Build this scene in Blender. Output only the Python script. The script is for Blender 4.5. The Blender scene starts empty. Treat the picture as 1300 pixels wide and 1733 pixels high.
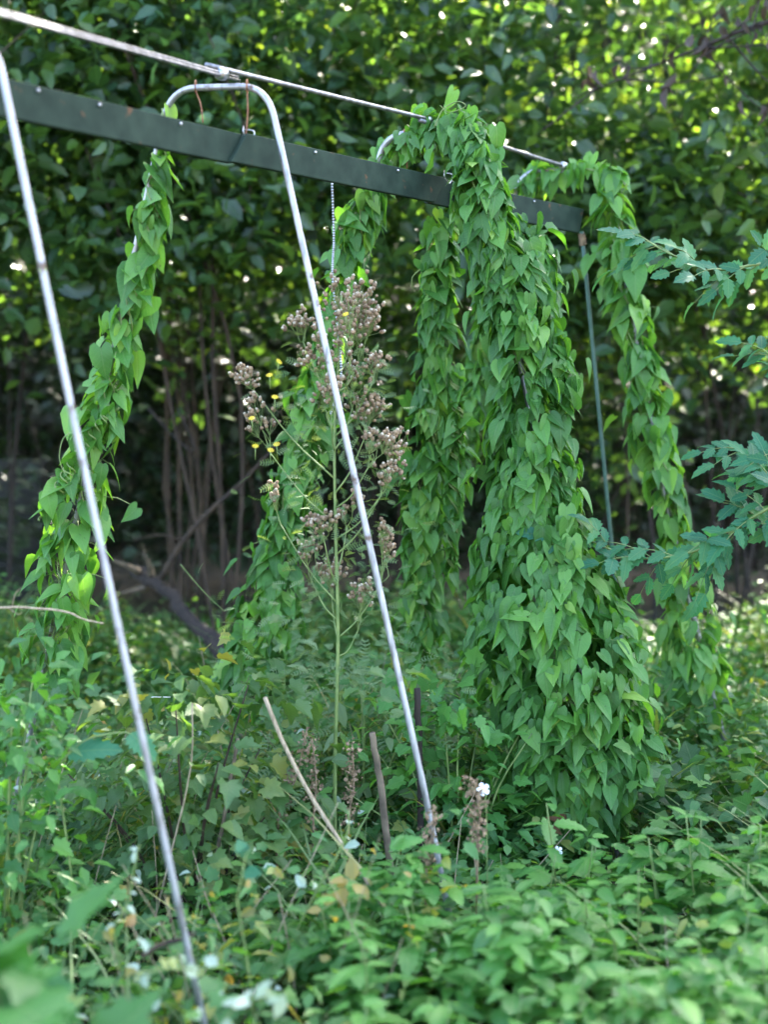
import bpy, math, random
import numpy as np
from mathutils import Vector, Matrix

random.seed(7)
RNG = np.random.default_rng(7)
SC = bpy.context.scene
COL = SC.collection

# ------------------------------------------------------------------ camera
F_PX = 2407.0            # focal length in photograph pixels (50 mm on a 24 x 36 upright frame)
CAM_Z = 1.6
PITCH = math.atan(216.0 / F_PX)
cam_d = bpy.data.cameras.new('camera')
cam = bpy.data.objects.new('camera', cam_d)
COL.objects.link(cam)
cam.location = (0, 0, CAM_Z)
cam.rotation_euler = (math.pi / 2 - PITCH, 0, 0)
cam_d.sensor_fit = 'VERTICAL'
cam_d.sensor_width = 24
cam_d.sensor_height = 36
cam_d.lens = 50
cam_d.clip_start = 0.05
cam_d.clip_end = 500
cam_d.dof.use_dof = True
cam_d.dof.focus_distance = 4.35
cam_d.dof.aperture_fstop = 1.35
cam_d.dof.aperture_blades = 9
SC.camera = cam

# ------------------------------------------------------------------ sky, sun, exposure
SUN_AZ = math.radians(24)      # clockwise from the viewing direction (+Y): behind the hedge, a little to the right
SUN_EL = math.radians(40)
w = bpy.data.worlds.new('World')
SC.world = w
w.use_nodes = True
wn = w.node_tree
bg = wn.nodes['Background']
sky = wn.nodes.new('ShaderNodeTexSky')
sky.sky_type = 'NISHITA'
sky.sun_disc = False
sky.sun_elevation = SUN_EL
sky.sun_rotation = SUN_AZ
sky.air_density = 1.0
sky.dust_density = 3.5
sky.ozone_density = 1.0
wn.links.new(sky.outputs[0], bg.inputs[0])
bg.inputs[1].default_value = 0.15
sun_d = bpy.data.lights.new('sun', 'SUN')
sun_d.energy = 5.0
sun_d.angle = math.radians(0.53)
sun_d.color = (1.0, 0.93, 0.80)
sun = bpy.data.objects.new('sun', sun_d)
COL.objects.link(sun)
sdir = Vector((math.sin(SUN_AZ) * math.cos(SUN_EL), math.cos(SUN_AZ) * math.cos(SUN_EL), math.sin(SUN_EL)))
sun.rotation_euler = (-sdir).to_track_quat('-Z', 'Y').to_euler()
sun.location = sdir * 40
SC.view_settings.view_transform = 'Standard'
SC.view_settings.look = 'None'
SC.view_settings.gamma = 1
SC.view_settings.use_curve_mapping = False
SC.view_settings.exposure = 3.62
SC.cycles.max_bounces = 6
SC.cycles.transmission_bounces = 4
SC.cycles.transparent_max_bounces = 4
SC.cycles.sample_clamp_indirect = 6
SC.cycles.use_denoising = True

# ------------------------------------------------------------------ helpers
def P(x, y, Y):
    """Point of the place at depth Y metres that the photograph shows at pixel x, y."""
    c, s = math.cos(PITCH), math.sin(PITCH)
    a, b = (x - 650) / F_PX, -(y - 866.5) / F_PX
    d = Vector((a, c + b * s, b * c - s))
    return Vector((0, 0, CAM_Z)) + d * (Y / d.y)

def tag(o, label=None, cat=None, group=None, kind=None):
    if label: o['label'] = label
    if cat: o['category'] = cat
    if group: o['group'] = group
    if kind: o['kind'] = kind
    return o

def empty(name, loc, label, cat, group=None):
    o = bpy.data.objects.new(name, None)
    COL.objects.link(o)
    o.location = loc
    o.empty_display_size = 0.1
    return tag(o, label, cat, group)

class MB:
    """Collects vertices, faces and two per-vertex values (tint, leaf coordinates)."""
    def __init__(self):
        self.v, self.f, self.t, self.l, self.n = [], [], [], [], 0
    def add(self, V, F, tint=0.5, lp=None):
        V = np.asarray(V, float).reshape(-1, 3)
        self.v.append(V)
        self.f.extend([tuple(int(i) + self.n for i in f) for f in F])
        self.t.append(np.broadcast_to(np.asarray(tint, float), (len(V),)))
        self.l.append(np.zeros((len(V), 3)) if lp is None else np.asarray(lp, float))
        self.n += len(V)
        return self
    def add_tris(self, V, T, tint, lp):
        self.v.append(V); self.t.append(tint); self.l.append(lp)
        self.f.append(('tri', T + self.n)); self.n += len(V)
    def tube(self, pts, rad, sides=8, tint=0.5, cap=True):
        pts = np.array([tuple(p) for p in pts], float)
        n = len(pts)
        rad = np.broadcast_to(np.asarray(rad, float), (n,))
        tan = np.gradient(pts, axis=0)
        tan /= np.maximum(np.linalg.norm(tan, axis=1, keepdims=True), 1e-9)
        ref = np.array([0, 0, 1.0]) if abs(tan[0][2]) < 0.9 else np.array([1.0, 0, 0])
        a = np.cross(tan[0], ref); a /= np.linalg.norm(a)
        V = []
        ang = np.arange(sides) * 2 * math.pi / sides
        for i in range(n):
            a = a - tan[i] * np.dot(a, tan[i]); a /= max(np.linalg.norm(a), 1e-9)
            b = np.cross(tan[i], a)
            V.append(pts[i] + rad[i] * (np.cos(ang)[:, None] * a + np.sin(ang)[:, None] * b))
        V = np.concatenate(V)
        F = []
        for i in range(n - 1):
            for k in range(sides):
                k2 = (k + 1) % sides
                F.append((i * sides + k, i * sides + k2, (i + 1) * sides + k2, (i + 1) * sides + k))
        if cap:
            F.append(tuple(range(sides))[::-1])
            F.append(tuple((n - 1) * sides + k for k in range(sides)))
        s = np.linspace(0, 1, n).repeat(sides)
        return self.add(V, F, tint, np.stack([np.tile(ang, n), s, s], 1))
    def box8(self, c, tint=0.5):
        return self.add(c, [(0, 1, 2, 3), (7, 6, 5, 4), (0, 4, 5, 1), (1, 5, 6, 2), (2, 6, 7, 3), (3, 7, 4, 0)], tint)
    def mesh(self, name, smooth=True):
        me = bpy.data.meshes.new(name)
        V = np.concatenate(self.v) if self.v else np.zeros((0, 3))
        tris = [x[1] for x in self.f if x and isinstance(x[0], str)]
        if tris:
            T = np.concatenate(tris).astype(np.int32)
            me.vertices.add(len(V)); me.vertices.foreach_set('co', V.astype(np.float32).ravel())
            me.loops.add(T.size); me.loops.foreach_set('vertex_index', T.ravel())
            me.polygons.add(len(T))
            me.polygons.foreach_set('loop_start', np.arange(0, T.size, 3, dtype=np.int32))
            me.polygons.foreach_set('loop_total', np.full(len(T), 3, np.int32))
        else:
            me.from_pydata(V.tolist(), [], self.f)
        a = me.attributes.new('tint', 'FLOAT', 'POINT')
        a.data.foreach_set('value', np.concatenate(self.t).astype(np.float32))
        b = me.attributes.new('leafco', 'FLOAT_VECTOR', 'POINT')
        b.data.foreach_set('vector', np.concatenate(self.l).astype(np.float32).ravel())
        me.polygons.foreach_set('use_smooth', np.full(len(me.polygons), smooth))
        me.update(calc_edges=True)
        return me
    def build(self, name, mat, parent=None, smooth=True, offset=None):
        if parent is not None and offset is None:
            offset = parent.matrix_world.translation if parent.parent is None else Vector((0, 0, 0))
            if parent.parent is not None:
                p, offset = parent, Vector((0, 0, 0))
                while p is not None:
                    offset = offset + p.location; p = p.parent
            else:
                offset = parent.location
        if offset is not None:
            d = np.array(tuple(offset))
            self.v = [v - d for v in self.v]
        o = bpy.data.objects.new(name, self.mesh(name, smooth))
        o.data.materials.append(mat)
        COL.objects.link(o)
        if parent is not None: o.parent = parent
        return o

def norm(a):
    return a / np.maximum(np.linalg.norm(a, axis=-1, keepdims=True), 1e-9)

def smooth_path(pts, n):
    """Catmull-Rom through pts (any dimension), n samples."""
    p = np.array([tuple(q) for q in pts], float)
    p = np.vstack([2 * p[0] - p[1], p, 2 * p[-1] - p[-2]])
    m = len(p) - 3
    out = []
    for t in np.linspace(0, m - 1e-6, n):
        i = int(t); u = t - i
        a, b, c, d = p[i], p[i + 1], p[i + 2], p[i + 3]
        out.append(0.5 * (2 * b + (c - a) * u + (2 * a - 5 * b + 4 * c - d) * u * u + (3 * b - a - 3 * c + d) * u ** 3))
    return np.array(out)

# ---- leaf shapes: base at the origin, tip along +Y, upper face +Z, length 1
def leaf_from_outline(ys, ws, fold=0.18, droop=0.22, backs=None, wave=0.0, ph=0.0):
    """Midrib, half column and edge columns; backs shifts the edge in y (lobes, teeth)."""
    n = len(ys); V = []
    backs = backs or [0] * n
    for i, (y, wd) in enumerate(zip(ys, ws)):
        for sx, k in ((-1, 1.0), (-1, 0.5), (0, 0), (1, 0.5), (1, 1.0)):
            x = sx * wd * k
            yy = y + backs[i] * k
            z = fold * abs(x) - droop * max(yy, 0) ** 2 + wave * math.sin(9 * yy + ph + sx) * k * wd
            V.append((x, yy, z))
    T = []
    for i in range(n - 1):
        for k in range(4):
            a, b, c, d = i * 5 + k, i * 5 + k + 1, (i + 1) * 5 + k + 1, (i + 1) * 5 + k
            T += [(a, b, c), (a, c, d)]
    return np.array(V), np.array(T)

def heart(fold, droop, wid, wave, ph, lobe=1.0):
    ys = [0.0, 0.06, 0.2, 0.4, 0.62, 0.82, 1.0]
    ws = [0.17, 0.31, 0.37, 0.33, 0.225, 0.105, 0.005]
    return leaf_from_outline(ys, [q * wid for q in ws], fold, droop, [-0.2 * lobe, -0.17 * lobe, -0.06 * lobe, 0, 0, 0, 0], wave, ph)

def serrate(teeth=6, wid=0.32, fold=0.15, droop=0.2):
    ys, ws, bk = [0.0], [0.03], [0]
    for i in range(teeth):
        t = (i + 0.5) / (teeth + 0.5)
        full = wid * math.sin(math.pi * (0.12 + 0.88 * t) ** 0.8) ** 0.8
        ys += [t, t + 0.35 / teeth]; ws += [full, full * 0.66]; bk += [0.05, 0.0]
    ys.append(1.0); ws.append(0.004); bk.append(0)
    return leaf_from_outline(ys, ws, fold, droop, bk)

def oval(wid=0.27, fold=0.25, droop=0.2):
    V = np.array([(0, 0, 0), (0, .5, -droop * .25), (0, 1, -droop), (-wid, .32, fold * wid), (-wid * .8, .68, fold * wid - droop * .4),
                  (wid, .32, fold * wid), (wid * .8, .68, fold * wid - droop * .4)])
    T = np.array([(0, 5, 1), (1, 5, 6), (1, 6, 2), (0, 1, 3), (1, 4, 3), (1, 2, 4)])
    return V, T

def lobed(fold=0.1, droop=0.2):
    r = [(0, 0), (.2, -.12), (.42, -.02), (.34, .14), (.56, .36), (.40, .44), (.42, .66), (.24, .64), (.12, .86), (0, 1.0)]
    pts = [(x, y) for x, y in r] + [(-x, y) for x, y in r[-2:0:-1]]
    V = [(0, .35, -droop * .1)] + [(x, y, fold * abs(x) - droop * max(y, 0) ** 2) for x, y in pts]
    n = len(pts)
    return np.array(V), np.array([(0, 1 + i, 1 + (i + 1) % n) for i in range(n)])

def blade(wid=0.018, bend=0.5):
    V, T = [], []
    for i, y in enumerate((0, .3, .6, .85, 1.0)):
        ww = wid * (1 - y ** 2) + 0.001
        V += [(-ww, y * (1 - .25 * bend * y), -bend * y * y), (ww, y * (1 - .25 * bend * y), -bend * y * y)]
    for i in range(4):
        a = i * 2
        T += [(a, a + 1, a + 3), (a, a + 3, a + 2)]
    return np.array(V), np.array(T)

def ragged(fold=0.15, droop=0.25):
    """Feathery, deeply cut leaf."""
    V, T = [(0, 0, 0), (.015, 0, 0)], []
    n = 6
    def tri(a, b, c):
        i = len(V); V.extend([a, b, c]); T.append((i, i + 1, i + 2))
    for i in range(n):
        y = 0.12 + i * 0.15
        L = 0.26 * math.sin(math.pi * (0.2 + 0.7 * i / n)) + .03
        for s in (-1, 1):
            tri((0, y - .035, -droop * y * y), (s * L, y + .1, fold * L - droop * y * y), (0, y + .05, -droop * y * y))
            tri((s * L * .45, y + .02, fold * L * .5 - droop * y * y), (s * L * .62, y + .17, fold * L * .5 - droop * y * y), (s * L * .7, y + .06, fold * L * .7 - droop * y * y))
        tri((-.02, y - .15, -droop * (y - .15) ** 2), (.02, y - .15, -droop * (y - .15) ** 2), (0, y + .06, -droop * y * y))
    return np.array(V), np.array(T)

def scatter(mb, tmpl, pos, tip, nrm, scale, tint):
    """Adds one leaf per position, oriented by tip and upper-face direction."""
    pos = np.asarray(pos); k = len(pos)
    if k == 0: return
    V, T = tmpl
    y = norm(np.asarray(tip)); z = np.asarray(nrm)
    z = norm(z - y * np.sum(z * y, 1, keepdims=True)); x = np.cross(y, z)
    scale = np.broadcast_to(np.asarray(scale, float), (k,))
    W = (V[None, :, 0, None] * x[:, None] + V[None, :, 1, None] * y[:, None] + V[None, :, 2, None] * z[:, None]) * scale[:, None, None] + pos[:, None]
    m = len(V)
    TT = (T[None] + (np.arange(k) * m)[:, None, None]).reshape(-1, 3)
    mb.add_tris(W.reshape(-1, 3), TT, np.repeat(np.broadcast_to(np.asarray(tint, float), (k,)), m), np.tile(V, (k, 1)))

def leaf_basis(pos, tip, nrm, s):
    y = Vector(tip).normalized(); z = Vector(nrm); z = (z - y * z.dot(y)).normalized(); x = y.cross(z)
    return Matrix(((x.x * s, y.x * s, z.x * s, pos[0]), (x.y * s, y.y * s, z.y * s, pos[1]), (x.z * s, y.z * s, z.z * s, pos[2]), (0, 0, 0, 1)))

def leaf_meshes(prefix, tmpls, tints, mat):
    out = []
    for i, (V, T) in enumerate(tmpls):
        mb = MB(); mb.add(V, [tuple(t) for t in T], tints[i % len(tints)], V)
        me = mb.mesh(prefix); me.materials.append(mat); out.append(me)
    return out

# ------------------------------------------------------------------ materials
def nodes(name):
    m = bpy.data.materials.new(name); m.use_nodes = True
    return m, m.node_tree, m.node_tree.nodes['Principled BSDF']

def leaf_mat(name, stops, rough=0.42, trans=0.35, spec=0.45, tcol=(1.25, 1.15, 0.35), vein=0.25, spots=0.0, rnd=0.35):
    """stops: (position, colour) along the leaf-to-leaf tint."""
    m, nt, b = nodes(name)
    N, L = nt.nodes.new, nt.links.new
    at = N('ShaderNodeAttribute'); at.attribute_name = 'tint'
    oi = N('ShaderNodeObjectInfo')
    mix = N('ShaderNodeMath'); mix.operation = 'MULTIPLY_ADD'
    mix.inputs[1].default_value = rnd
    L(oi.outputs['Random'], mix.inputs[0])
    sub = N('ShaderNodeMath'); sub.operation = 'SUBTRACT'; sub.inputs[1].default_value = rnd / 2
    L(at.outputs['Fac'], sub.inputs[0]); L(sub.outputs[0], mix.inputs[2])
    no = N('ShaderNodeTexNoise'); no.inputs['Scale'].default_value = 28; no.inputs['Detail'].default_value = 3
    ge = N('ShaderNodeNewGeometry'); L(ge.outputs['Position'], no.inputs['Vector'])
    ad = N('ShaderNodeMath'); ad.operation = 'MULTIPLY_ADD'; ad.inputs[1].default_value = 0.25
    s2 = N('ShaderNodeMath'); s2.operation = 'SUBTRACT'; s2.inputs[1].default_value = 0.125
    L(mix.outputs[0], s2.inputs[0]); L(no.outputs['Fac'], ad.inputs[0]); L(s2.outputs[0], ad.inputs[2])
    cr = N('ShaderNodeValToRGB'); L(ad.outputs[0], cr.inputs[0])
    el = cr.color_ramp.elements
    el[0].position, el[0].color = stops[0][0], (*stops[0][1], 1)
    el[1].position, el[1].color = stops[-1][0], (*stops[-1][1], 1)
    for p, c in stops[1:-1]:
        e = el.new(p); e.color = (*c, 1)
    col = cr.outputs[0]
    # veins from the leaf's own coordinates: midrib and side ribs, a little paler and raised
    lc = N('ShaderNodeAttribute'); lc.attribute_name = 'leafco'
    sp = N('ShaderNodeSeparateXYZ'); L(lc.outputs['Vector'], sp.inputs[0])
    ab = N('ShaderNodeMath'); ab.operation = 'ABSOLUTE'; L(sp.outputs[0], ab.inputs[0])
    mr = N('ShaderNodeMapRange'); mr.inputs[1].default_value = 0.0; mr.inputs[2].default_value = 0.03
    mr.inputs[3].default_value = 1; mr.inputs[4].default_value = 0; L(ab.outputs[0], mr.inputs[0])
    sl = N('ShaderNodeMath'); sl.operation = 'MULTIPLY_ADD'; sl.inputs[1].default_value = -0.9; L(ab.outputs[0], sl.inputs[0]); L(sp.outputs[1], sl.inputs[2])
    fr = N('ShaderNodeMath'); fr.operation = 'MULTIPLY'; fr.inputs[1].default_value = 44; L(sl.outputs[0], fr.inputs[0])
    si = N('ShaderNodeMath'); si.operation = 'SINE'; L(fr.outputs[0], si.inputs[0])
    m2 = N('ShaderNodeMapRange'); m2.inputs[1].default_value = 0.86; m2.inputs[2].default_value = 1.0; m2.inputs[4].default_value = 0.55; L(si.outputs[0], m2.inputs[0])
    mx = N('ShaderNodeMath'); mx.operation = 'MAXIMUM'; L(mr.outputs[0], mx.inputs[0]); L(m2.outputs[0], mx.inputs[1])
    vf = N('ShaderNodeMath'); vf.operation = 'MULTIPLY'; vf.inputs[1].default_value = vein; L(mx.outputs[0], vf.inputs[0])
    vm = N('ShaderNodeMix'); vm.data_type = 'RGBA'; L(vf.outputs[0], vm.inputs['Factor']); L(col, vm.inputs['A'])
    vm.inputs['B'].default_value = (0.17, 0.27, 0.10, 1)
    col = vm.outputs['Result']
    if spots:
        n2 = N('ShaderNodeTexNoise'); n2.inputs['Scale'].default_value = 95; L(ge.outputs['Position'], n2.inputs['Vector'])
        q = N('ShaderNodeMapRange'); q.inputs[1].default_value = 0.70; q.inputs[2].default_value = 0.76; q.inputs[4].default_value = spots; L(n2.outputs['Fac'], q.inputs[0])
        sm = N('ShaderNodeMix'); sm.data_type = 'RGBA'; L(q.outputs[0], sm.inputs['Factor']); L(col, sm.inputs['A']); sm.inputs['B'].default_value = (0.035, 0.03, 0.012, 1)
        col = sm.outputs['Result']
    L(col, b.inputs['Base Color'])
    b.inputs['Roughness'].default_value = rough
    b.inputs['Specular IOR Level'].default_value = spec
    bp = N('ShaderNodeBump'); bp.inputs['Strength'].default_value = 0.35; bp.inputs['Distance'].default_value = 0.004
    L(mx.outputs[0], bp.inputs['Height']); L(bp.outputs[0], b.inputs['Normal'])
    tr = N('ShaderNodeBsdfTranslucent')
    tm = N('ShaderNodeMix'); tm.data_type = 'RGBA'; tm.blend_type = 'MULTIPLY'; tm.inputs['Factor'].default_value = 1
    L(col, tm.inputs['A']); tm.inputs['B'].default_value = (*[c * 2.2 for c in tcol], 1); L(tm.outputs['Result'], tr.inputs[0])
    ms = N('ShaderNodeMixShader'); ms.inputs[0].default_value = trans
    L(b.outputs[0], ms.inputs[1]); L(tr.outputs[0], ms.inputs[2])
    L(ms.outputs[0], nt.nodes['Material Output'].inputs[0])
    return m

def plain_mat(name, c0, c1, scale=20, rough=0.7, metal=0.0, bump=0.0, spec=0.5, detail=5, stretch=(1, 1, 1), lo=0.35, hi=0.65):
    m, nt, b = nodes(name)
    N, L = nt.nodes.new, nt.links.new
    tc = N('ShaderNodeTexCoord'); mp = N('ShaderNodeMapping'); mp.inputs['Scale'].default_value = stretch
    L(tc.outputs['Object'], mp.inputs[0])
    no = N('ShaderNodeTexNoise'); no.inputs['Scale'].default_value = scale; no.inputs['Detail'].default_value = detail
    L(mp.outputs[0], no.inputs['Vector'])
    cr = N('ShaderNodeValToRGB'); L(no.outputs['Fac'], cr.inputs[0])
    cr.color_ramp.elements[0].position = lo; cr.color_ramp.elements[0].color = (*c0, 1)
    cr.color_ramp.elements[1].position = hi; cr.color_ramp.elements[1].color = (*c1, 1)
    L(cr.outputs[0], b.inputs['Base Color'])
    rr = N('ShaderNodeMapRange'); rr.inputs[3].default_value = rough - 0.08; rr.inputs[4].default_value = min(1, rough + 0.1)
    L(no.outputs['Fac'], rr.inputs[0]); L(rr.outputs[0], b.inputs['Roughness'])
    b.inputs['Metallic'].default_value = metal
    b.inputs['Specular IOR Level'].default_value = spec
    if bump:
        bp = N('ShaderNodeBump'); bp.inputs['Strength'].default_value = bump; bp.inputs['Distance'].default_value = 0.01
        L(no.outputs['Fac'], bp.inputs['Height']); L(bp.outputs[0], b.inputs['Normal'])
    return m

G = lambda *a: tuple(a)
M_BIND = leaf_mat('bindweed_leaf', [(0.0, G(.034, .118, .020)), (0.5, G(.074, .205, .034)), (0.85, G(.120, .262, .044)), (1.0, G(.17, .30, .045))], rough=.46, trans=.33, spec=.42, spots=.55, vein=.26, rnd=.8)
M_YELLOW = leaf_mat('yellowed_leaf', [(0.0, G(.20, .21, .03)), (0.5, G(.34, .25, .03)), (1.0, G(.46, .30, .04))], trans=.3, spots=.8)
M_BROWN = leaf_mat('withered_leaf', [(0.0, G(.10, .04, .018)), (1.0, G(.19, .085, .03))], rough=.7, trans=.25)
M_HEDGE = leaf_mat('hedge_leaf', [(0.0, G(.015, .042, .015)), (0.5, G(.045, .100, .030)), (1.0, G(.095, .165, .032))], rough=.31, trans=.42, vein=.15, spec=.6)
M_HEDGE2 = leaf_mat('bluish_hedge_leaf', [(0.0, G(.020, .055, .028)), (0.5, G(.040, .100, .050)), (1.0, G(.07, .150, .065))], rough=.38, trans=.35, vein=.15)
M_TREE = leaf_mat('tree_leaf', [(0.0, G(.030, .065, .014)), (0.5, G(.065, .125, .020)), (1.0, G(.15, .20, .03))], rough=.38, trans=.48, vein=.15)
M_DARK = leaf_mat('shade_darkened_leaf', [(0.0, G(.008, .022, .008)), (1.0, G(.022, .046, .016))], rough=.45, trans=.15, vein=.1)  # leaf colour lowered to deepen the shade in the hollow under the hedge
M_WEED = leaf_mat('weed_leaf', [(0.0, G(.022, .078, .020)), (0.45, G(.052, .155, .036)), (0.85, G(.095, .205, .046)), (1.0, G(.19, .22, .05))], rough=.5, trans=.32, vein=.2)
M_NETTLE = leaf_mat('nettle_leaf', [(0.0, G(.026, .105, .022)), (0.5, G(.050, .170, .030)), (1.0, G(.095, .235, .040))], rough=.48, trans=.33, vein=.25)
M_CURRANT = leaf_mat('currant_leaf', [(0.0, G(.045, .110, .030)), (0.5, G(.080, .150, .038)), (1.0, G(.24, .22, .05))], rough=.5, trans=.35)
M_GRASS = leaf_mat('grass_blade', [(0.0, G(.05, .11, .03)), (0.6, G(.11, .17, .05)), (1.0, G(.30, .25, .11))], rough=.5, trans=.3, vein=0)
M_PINN = leaf_mat('pinnate_leaf', [(0.0, G(.018, .092, .050)), (0.5, G(.031, .138, .072)), (1.0, G(.065, .185, .072))], rough=.55, trans=.36, vein=.3, spec=.25, rnd=.9)
M_RAG = leaf_mat('ragwort_leaf', [(0.0, G(.07, .14, .05)), (1.0, G(.17, .23, .11))], rough=.6, trans=.3, vein=0)
M_SILVER = leaf_mat('silvery_leaf', [(0.0, G(.20, .28, .20)), (1.0, G(.36, .42, .34))], rough=.6, trans=.2, vein=.1)
M_GOLD = leaf_mat('ochre_leaf', [(0.0, G(.16, .15, .04)), (0.6, G(.25, .19, .05)), (1.0, G(.26, .14, .06))], rough=.5, trans=.35)
M_ALU = plain_mat('galvanised_tube', (.13, .12, .115), (.36, .355, .375), scale=11, rough=.4, metal=.7, bump=.1, stretch=(5, 5, 1), detail=9, lo=.28, hi=.52)
def add_rust(m, amount=.62):
    nt = m.node_tree; b = nt.nodes['Principled BSDF']; N, L = nt.nodes.new, nt.links.new
    ge = N('ShaderNodeNewGeometry'); no = N('ShaderNodeTexNoise'); no.inputs['Scale'].default_value = 24; no.inputs['Detail'].default_value = 8
    L(ge.outputs['Position'], no.inputs['Vector'])
    q = N('ShaderNodeMapRange'); q.inputs[1].default_value = amount; q.inputs[2].default_value = amount + .08; L(no.outputs['Fac'], q.inputs[0])
    old = b.inputs['Base Color'].links[0].from_socket
    mx = N('ShaderNodeMix'); mx.data_type = 'RGBA'; L(q.outputs[0], mx.inputs['Factor']); L(old, mx.inputs['A']); mx.inputs['B'].default_value = (.10, .055, .03, 1)
    L(mx.outputs['Result'], b.inputs['Base Color'])
    mt = N('ShaderNodeMapRange'); mt.inputs[3].default_value = b.inputs['Metallic'].default_value; mt.inputs[4].default_value = 0; L(q.outputs[0], mt.inputs[0]); L(mt.outputs[0], b.inputs['Metallic'])
add_rust(M_ALU)
M_ROD = plain_mat('weathered_rod', (.12, .12, .125), (.27, .27, .285), scale=9, rough=.42, metal=.7, bump=.06, stretch=(6, 6, 1))
M_GREYWOOD = plain_mat('grey_wood', (.07, .05, .032), (.17, .125, .08), scale=20, rough=.9, bump=.5)
M_RUST = plain_mat('rusty_wire', (.13, .05, .025), (.30, .13, .06), scale=60, rough=.8)
M_BOARD = plain_mat('dark_green_board', (.013, .025, .018), (.026, .044, .031), scale=14, rough=.75, bump=.12, detail=8, spec=.10)
add_rust(M_BOARD, .66)
M_STAKE = plain_mat('green_coated_stake', (.026, .075, .05), (.05, .11, .075), scale=30, rough=.45)
M_STEMG = plain_mat('green_stem', (.10, .16, .04), (.19, .24, .07), scale=30, rough=.55)
M_BARK = plain_mat('shrub_bark', (.020, .011, .006), (.058, .035, .019), scale=14, rough=.85, bump=.6, stretch=(3, 3, .6))
M_BARKD = plain_mat('dark_bark', (.012, .008, .006), (.036, .024, .018), scale=12, rough=.9, bump=.7, stretch=(3, 3, .6))
M_DRY = plain_mat('dry_stalk', (.20, .14, .085), (.40, .31, .20), scale=40, rough=.8, bump=.3, stretch=(4, 4, .6))
M_DEAD = plain_mat('dead_brown_seed', (.12, .075, .042), (.30, .205, .12), scale=60, rough=.9)
M_PAPPUS = plain_mat('seed_fluff', (.26, .20, .13), (.50, .43, .33), scale=80, rough=.9)
M_PETALY = plain_mat('yellow_petal', (.70, .48, .02), (.80, .60, .03), scale=80, rough=.6)
M_PETALW = plain_mat('white_petal', (.78, .80, .82), (.85, .86, .88), scale=80, rough=.6)
M_SOIL = plain_mat('soil_and_litter', (.022, .018, .012), (.085, .066, .040), scale=7, rough=.95, bump=.8, detail=9)
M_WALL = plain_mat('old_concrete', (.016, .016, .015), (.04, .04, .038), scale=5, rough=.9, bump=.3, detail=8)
M_STEEL = plain_mat('bright_steel', (.30, .31, .33), (.5, .5, .52), scale=80, rough=.3, metal=.9)
M_STRING = plain_mat('pale_string', (.55, .52, .45), (.75, .72, .66), scale=90, rough=.8)

# ------------------------------------------------------------------ ground
def gz(x, y):
    t = np.clip((y - 12.2) / 6.5, 0, 1)                    # added bank behind the hedge: blocks the sky, gives a dark backdrop
    return 0.03 * np.sin(x * 1.7 + 1) * np.cos(y * 1.3) + 0.02 * np.sin(x * 4.1 - y * 3.3) + 8.5 * t * t * (3 - 2 * t)

def axis(a, b, step, far):
    core = np.arange(a, b + 1e-6, step)
    out = np.geomspace(1, far, 14) - 1
    return np.concatenate([a - out[:0:-1], core, b + out[1:]])
gx, gy = axis(-7, 7, .2, 90), axis(-3, 20, .2, 160)
XX, YY = np.meshgrid(gx, gy)
mb = MB()
nx, ny = len(gx), len(gy)
idx = np.arange(nx * ny).reshape(ny, nx)
quads = np.stack([idx[:-1, :-1], idx[:-1, 1:], idx[1:, 1:], idx[1:, :-1]], -1).reshape(-1, 4)
mb.add(np.stack([XX, YY, gz(XX, YY)], -1).reshape(-1, 3), quads)
tag(mb.build('ground', M_SOIL), 'dark soil and leaf litter under the weeds', None, None, 'structure')

# ------------------------------------------------------------------ low concrete wall deep in the hedge
wx0, wx1, wy, wt = -7.2, -2.32, 9.6, 1.08
e = empty('garden_wall', (wx0, wy, 0), 'low grey concrete wall half hidden in the dark behind the shrubs', 'wall')
mb = MB(); mb.box8([(wx0, wy, -.1), (wx1, wy, -.1), (wx1, wy + .2, -.1), (wx0, wy + .2, -.1), (wx0, wy, wt - .08), (wx1, wy, wt - .08), (wx1, wy + .2, wt - .08), (wx0, wy + .2, wt - .08)]); mb.build('wall_body', M_WALL, e, False)
mb = MB(); mb.box8([(wx0 - .03, wy - .04, wt - .079), (wx1 + .03, wy - .04, wt - .079), (wx1 + .03, wy + .24, wt - .079), (wx0 - .03, wy + .24, wt - .079), (wx0 - .03, wy - .04, wt), (wx1 + .03, wy - .04, wt), (wx1 + .03, wy + .24, wt), (wx0 - .03, wy + .24, wt)]); mb.build('coping', M_WALL, e, False)

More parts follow.
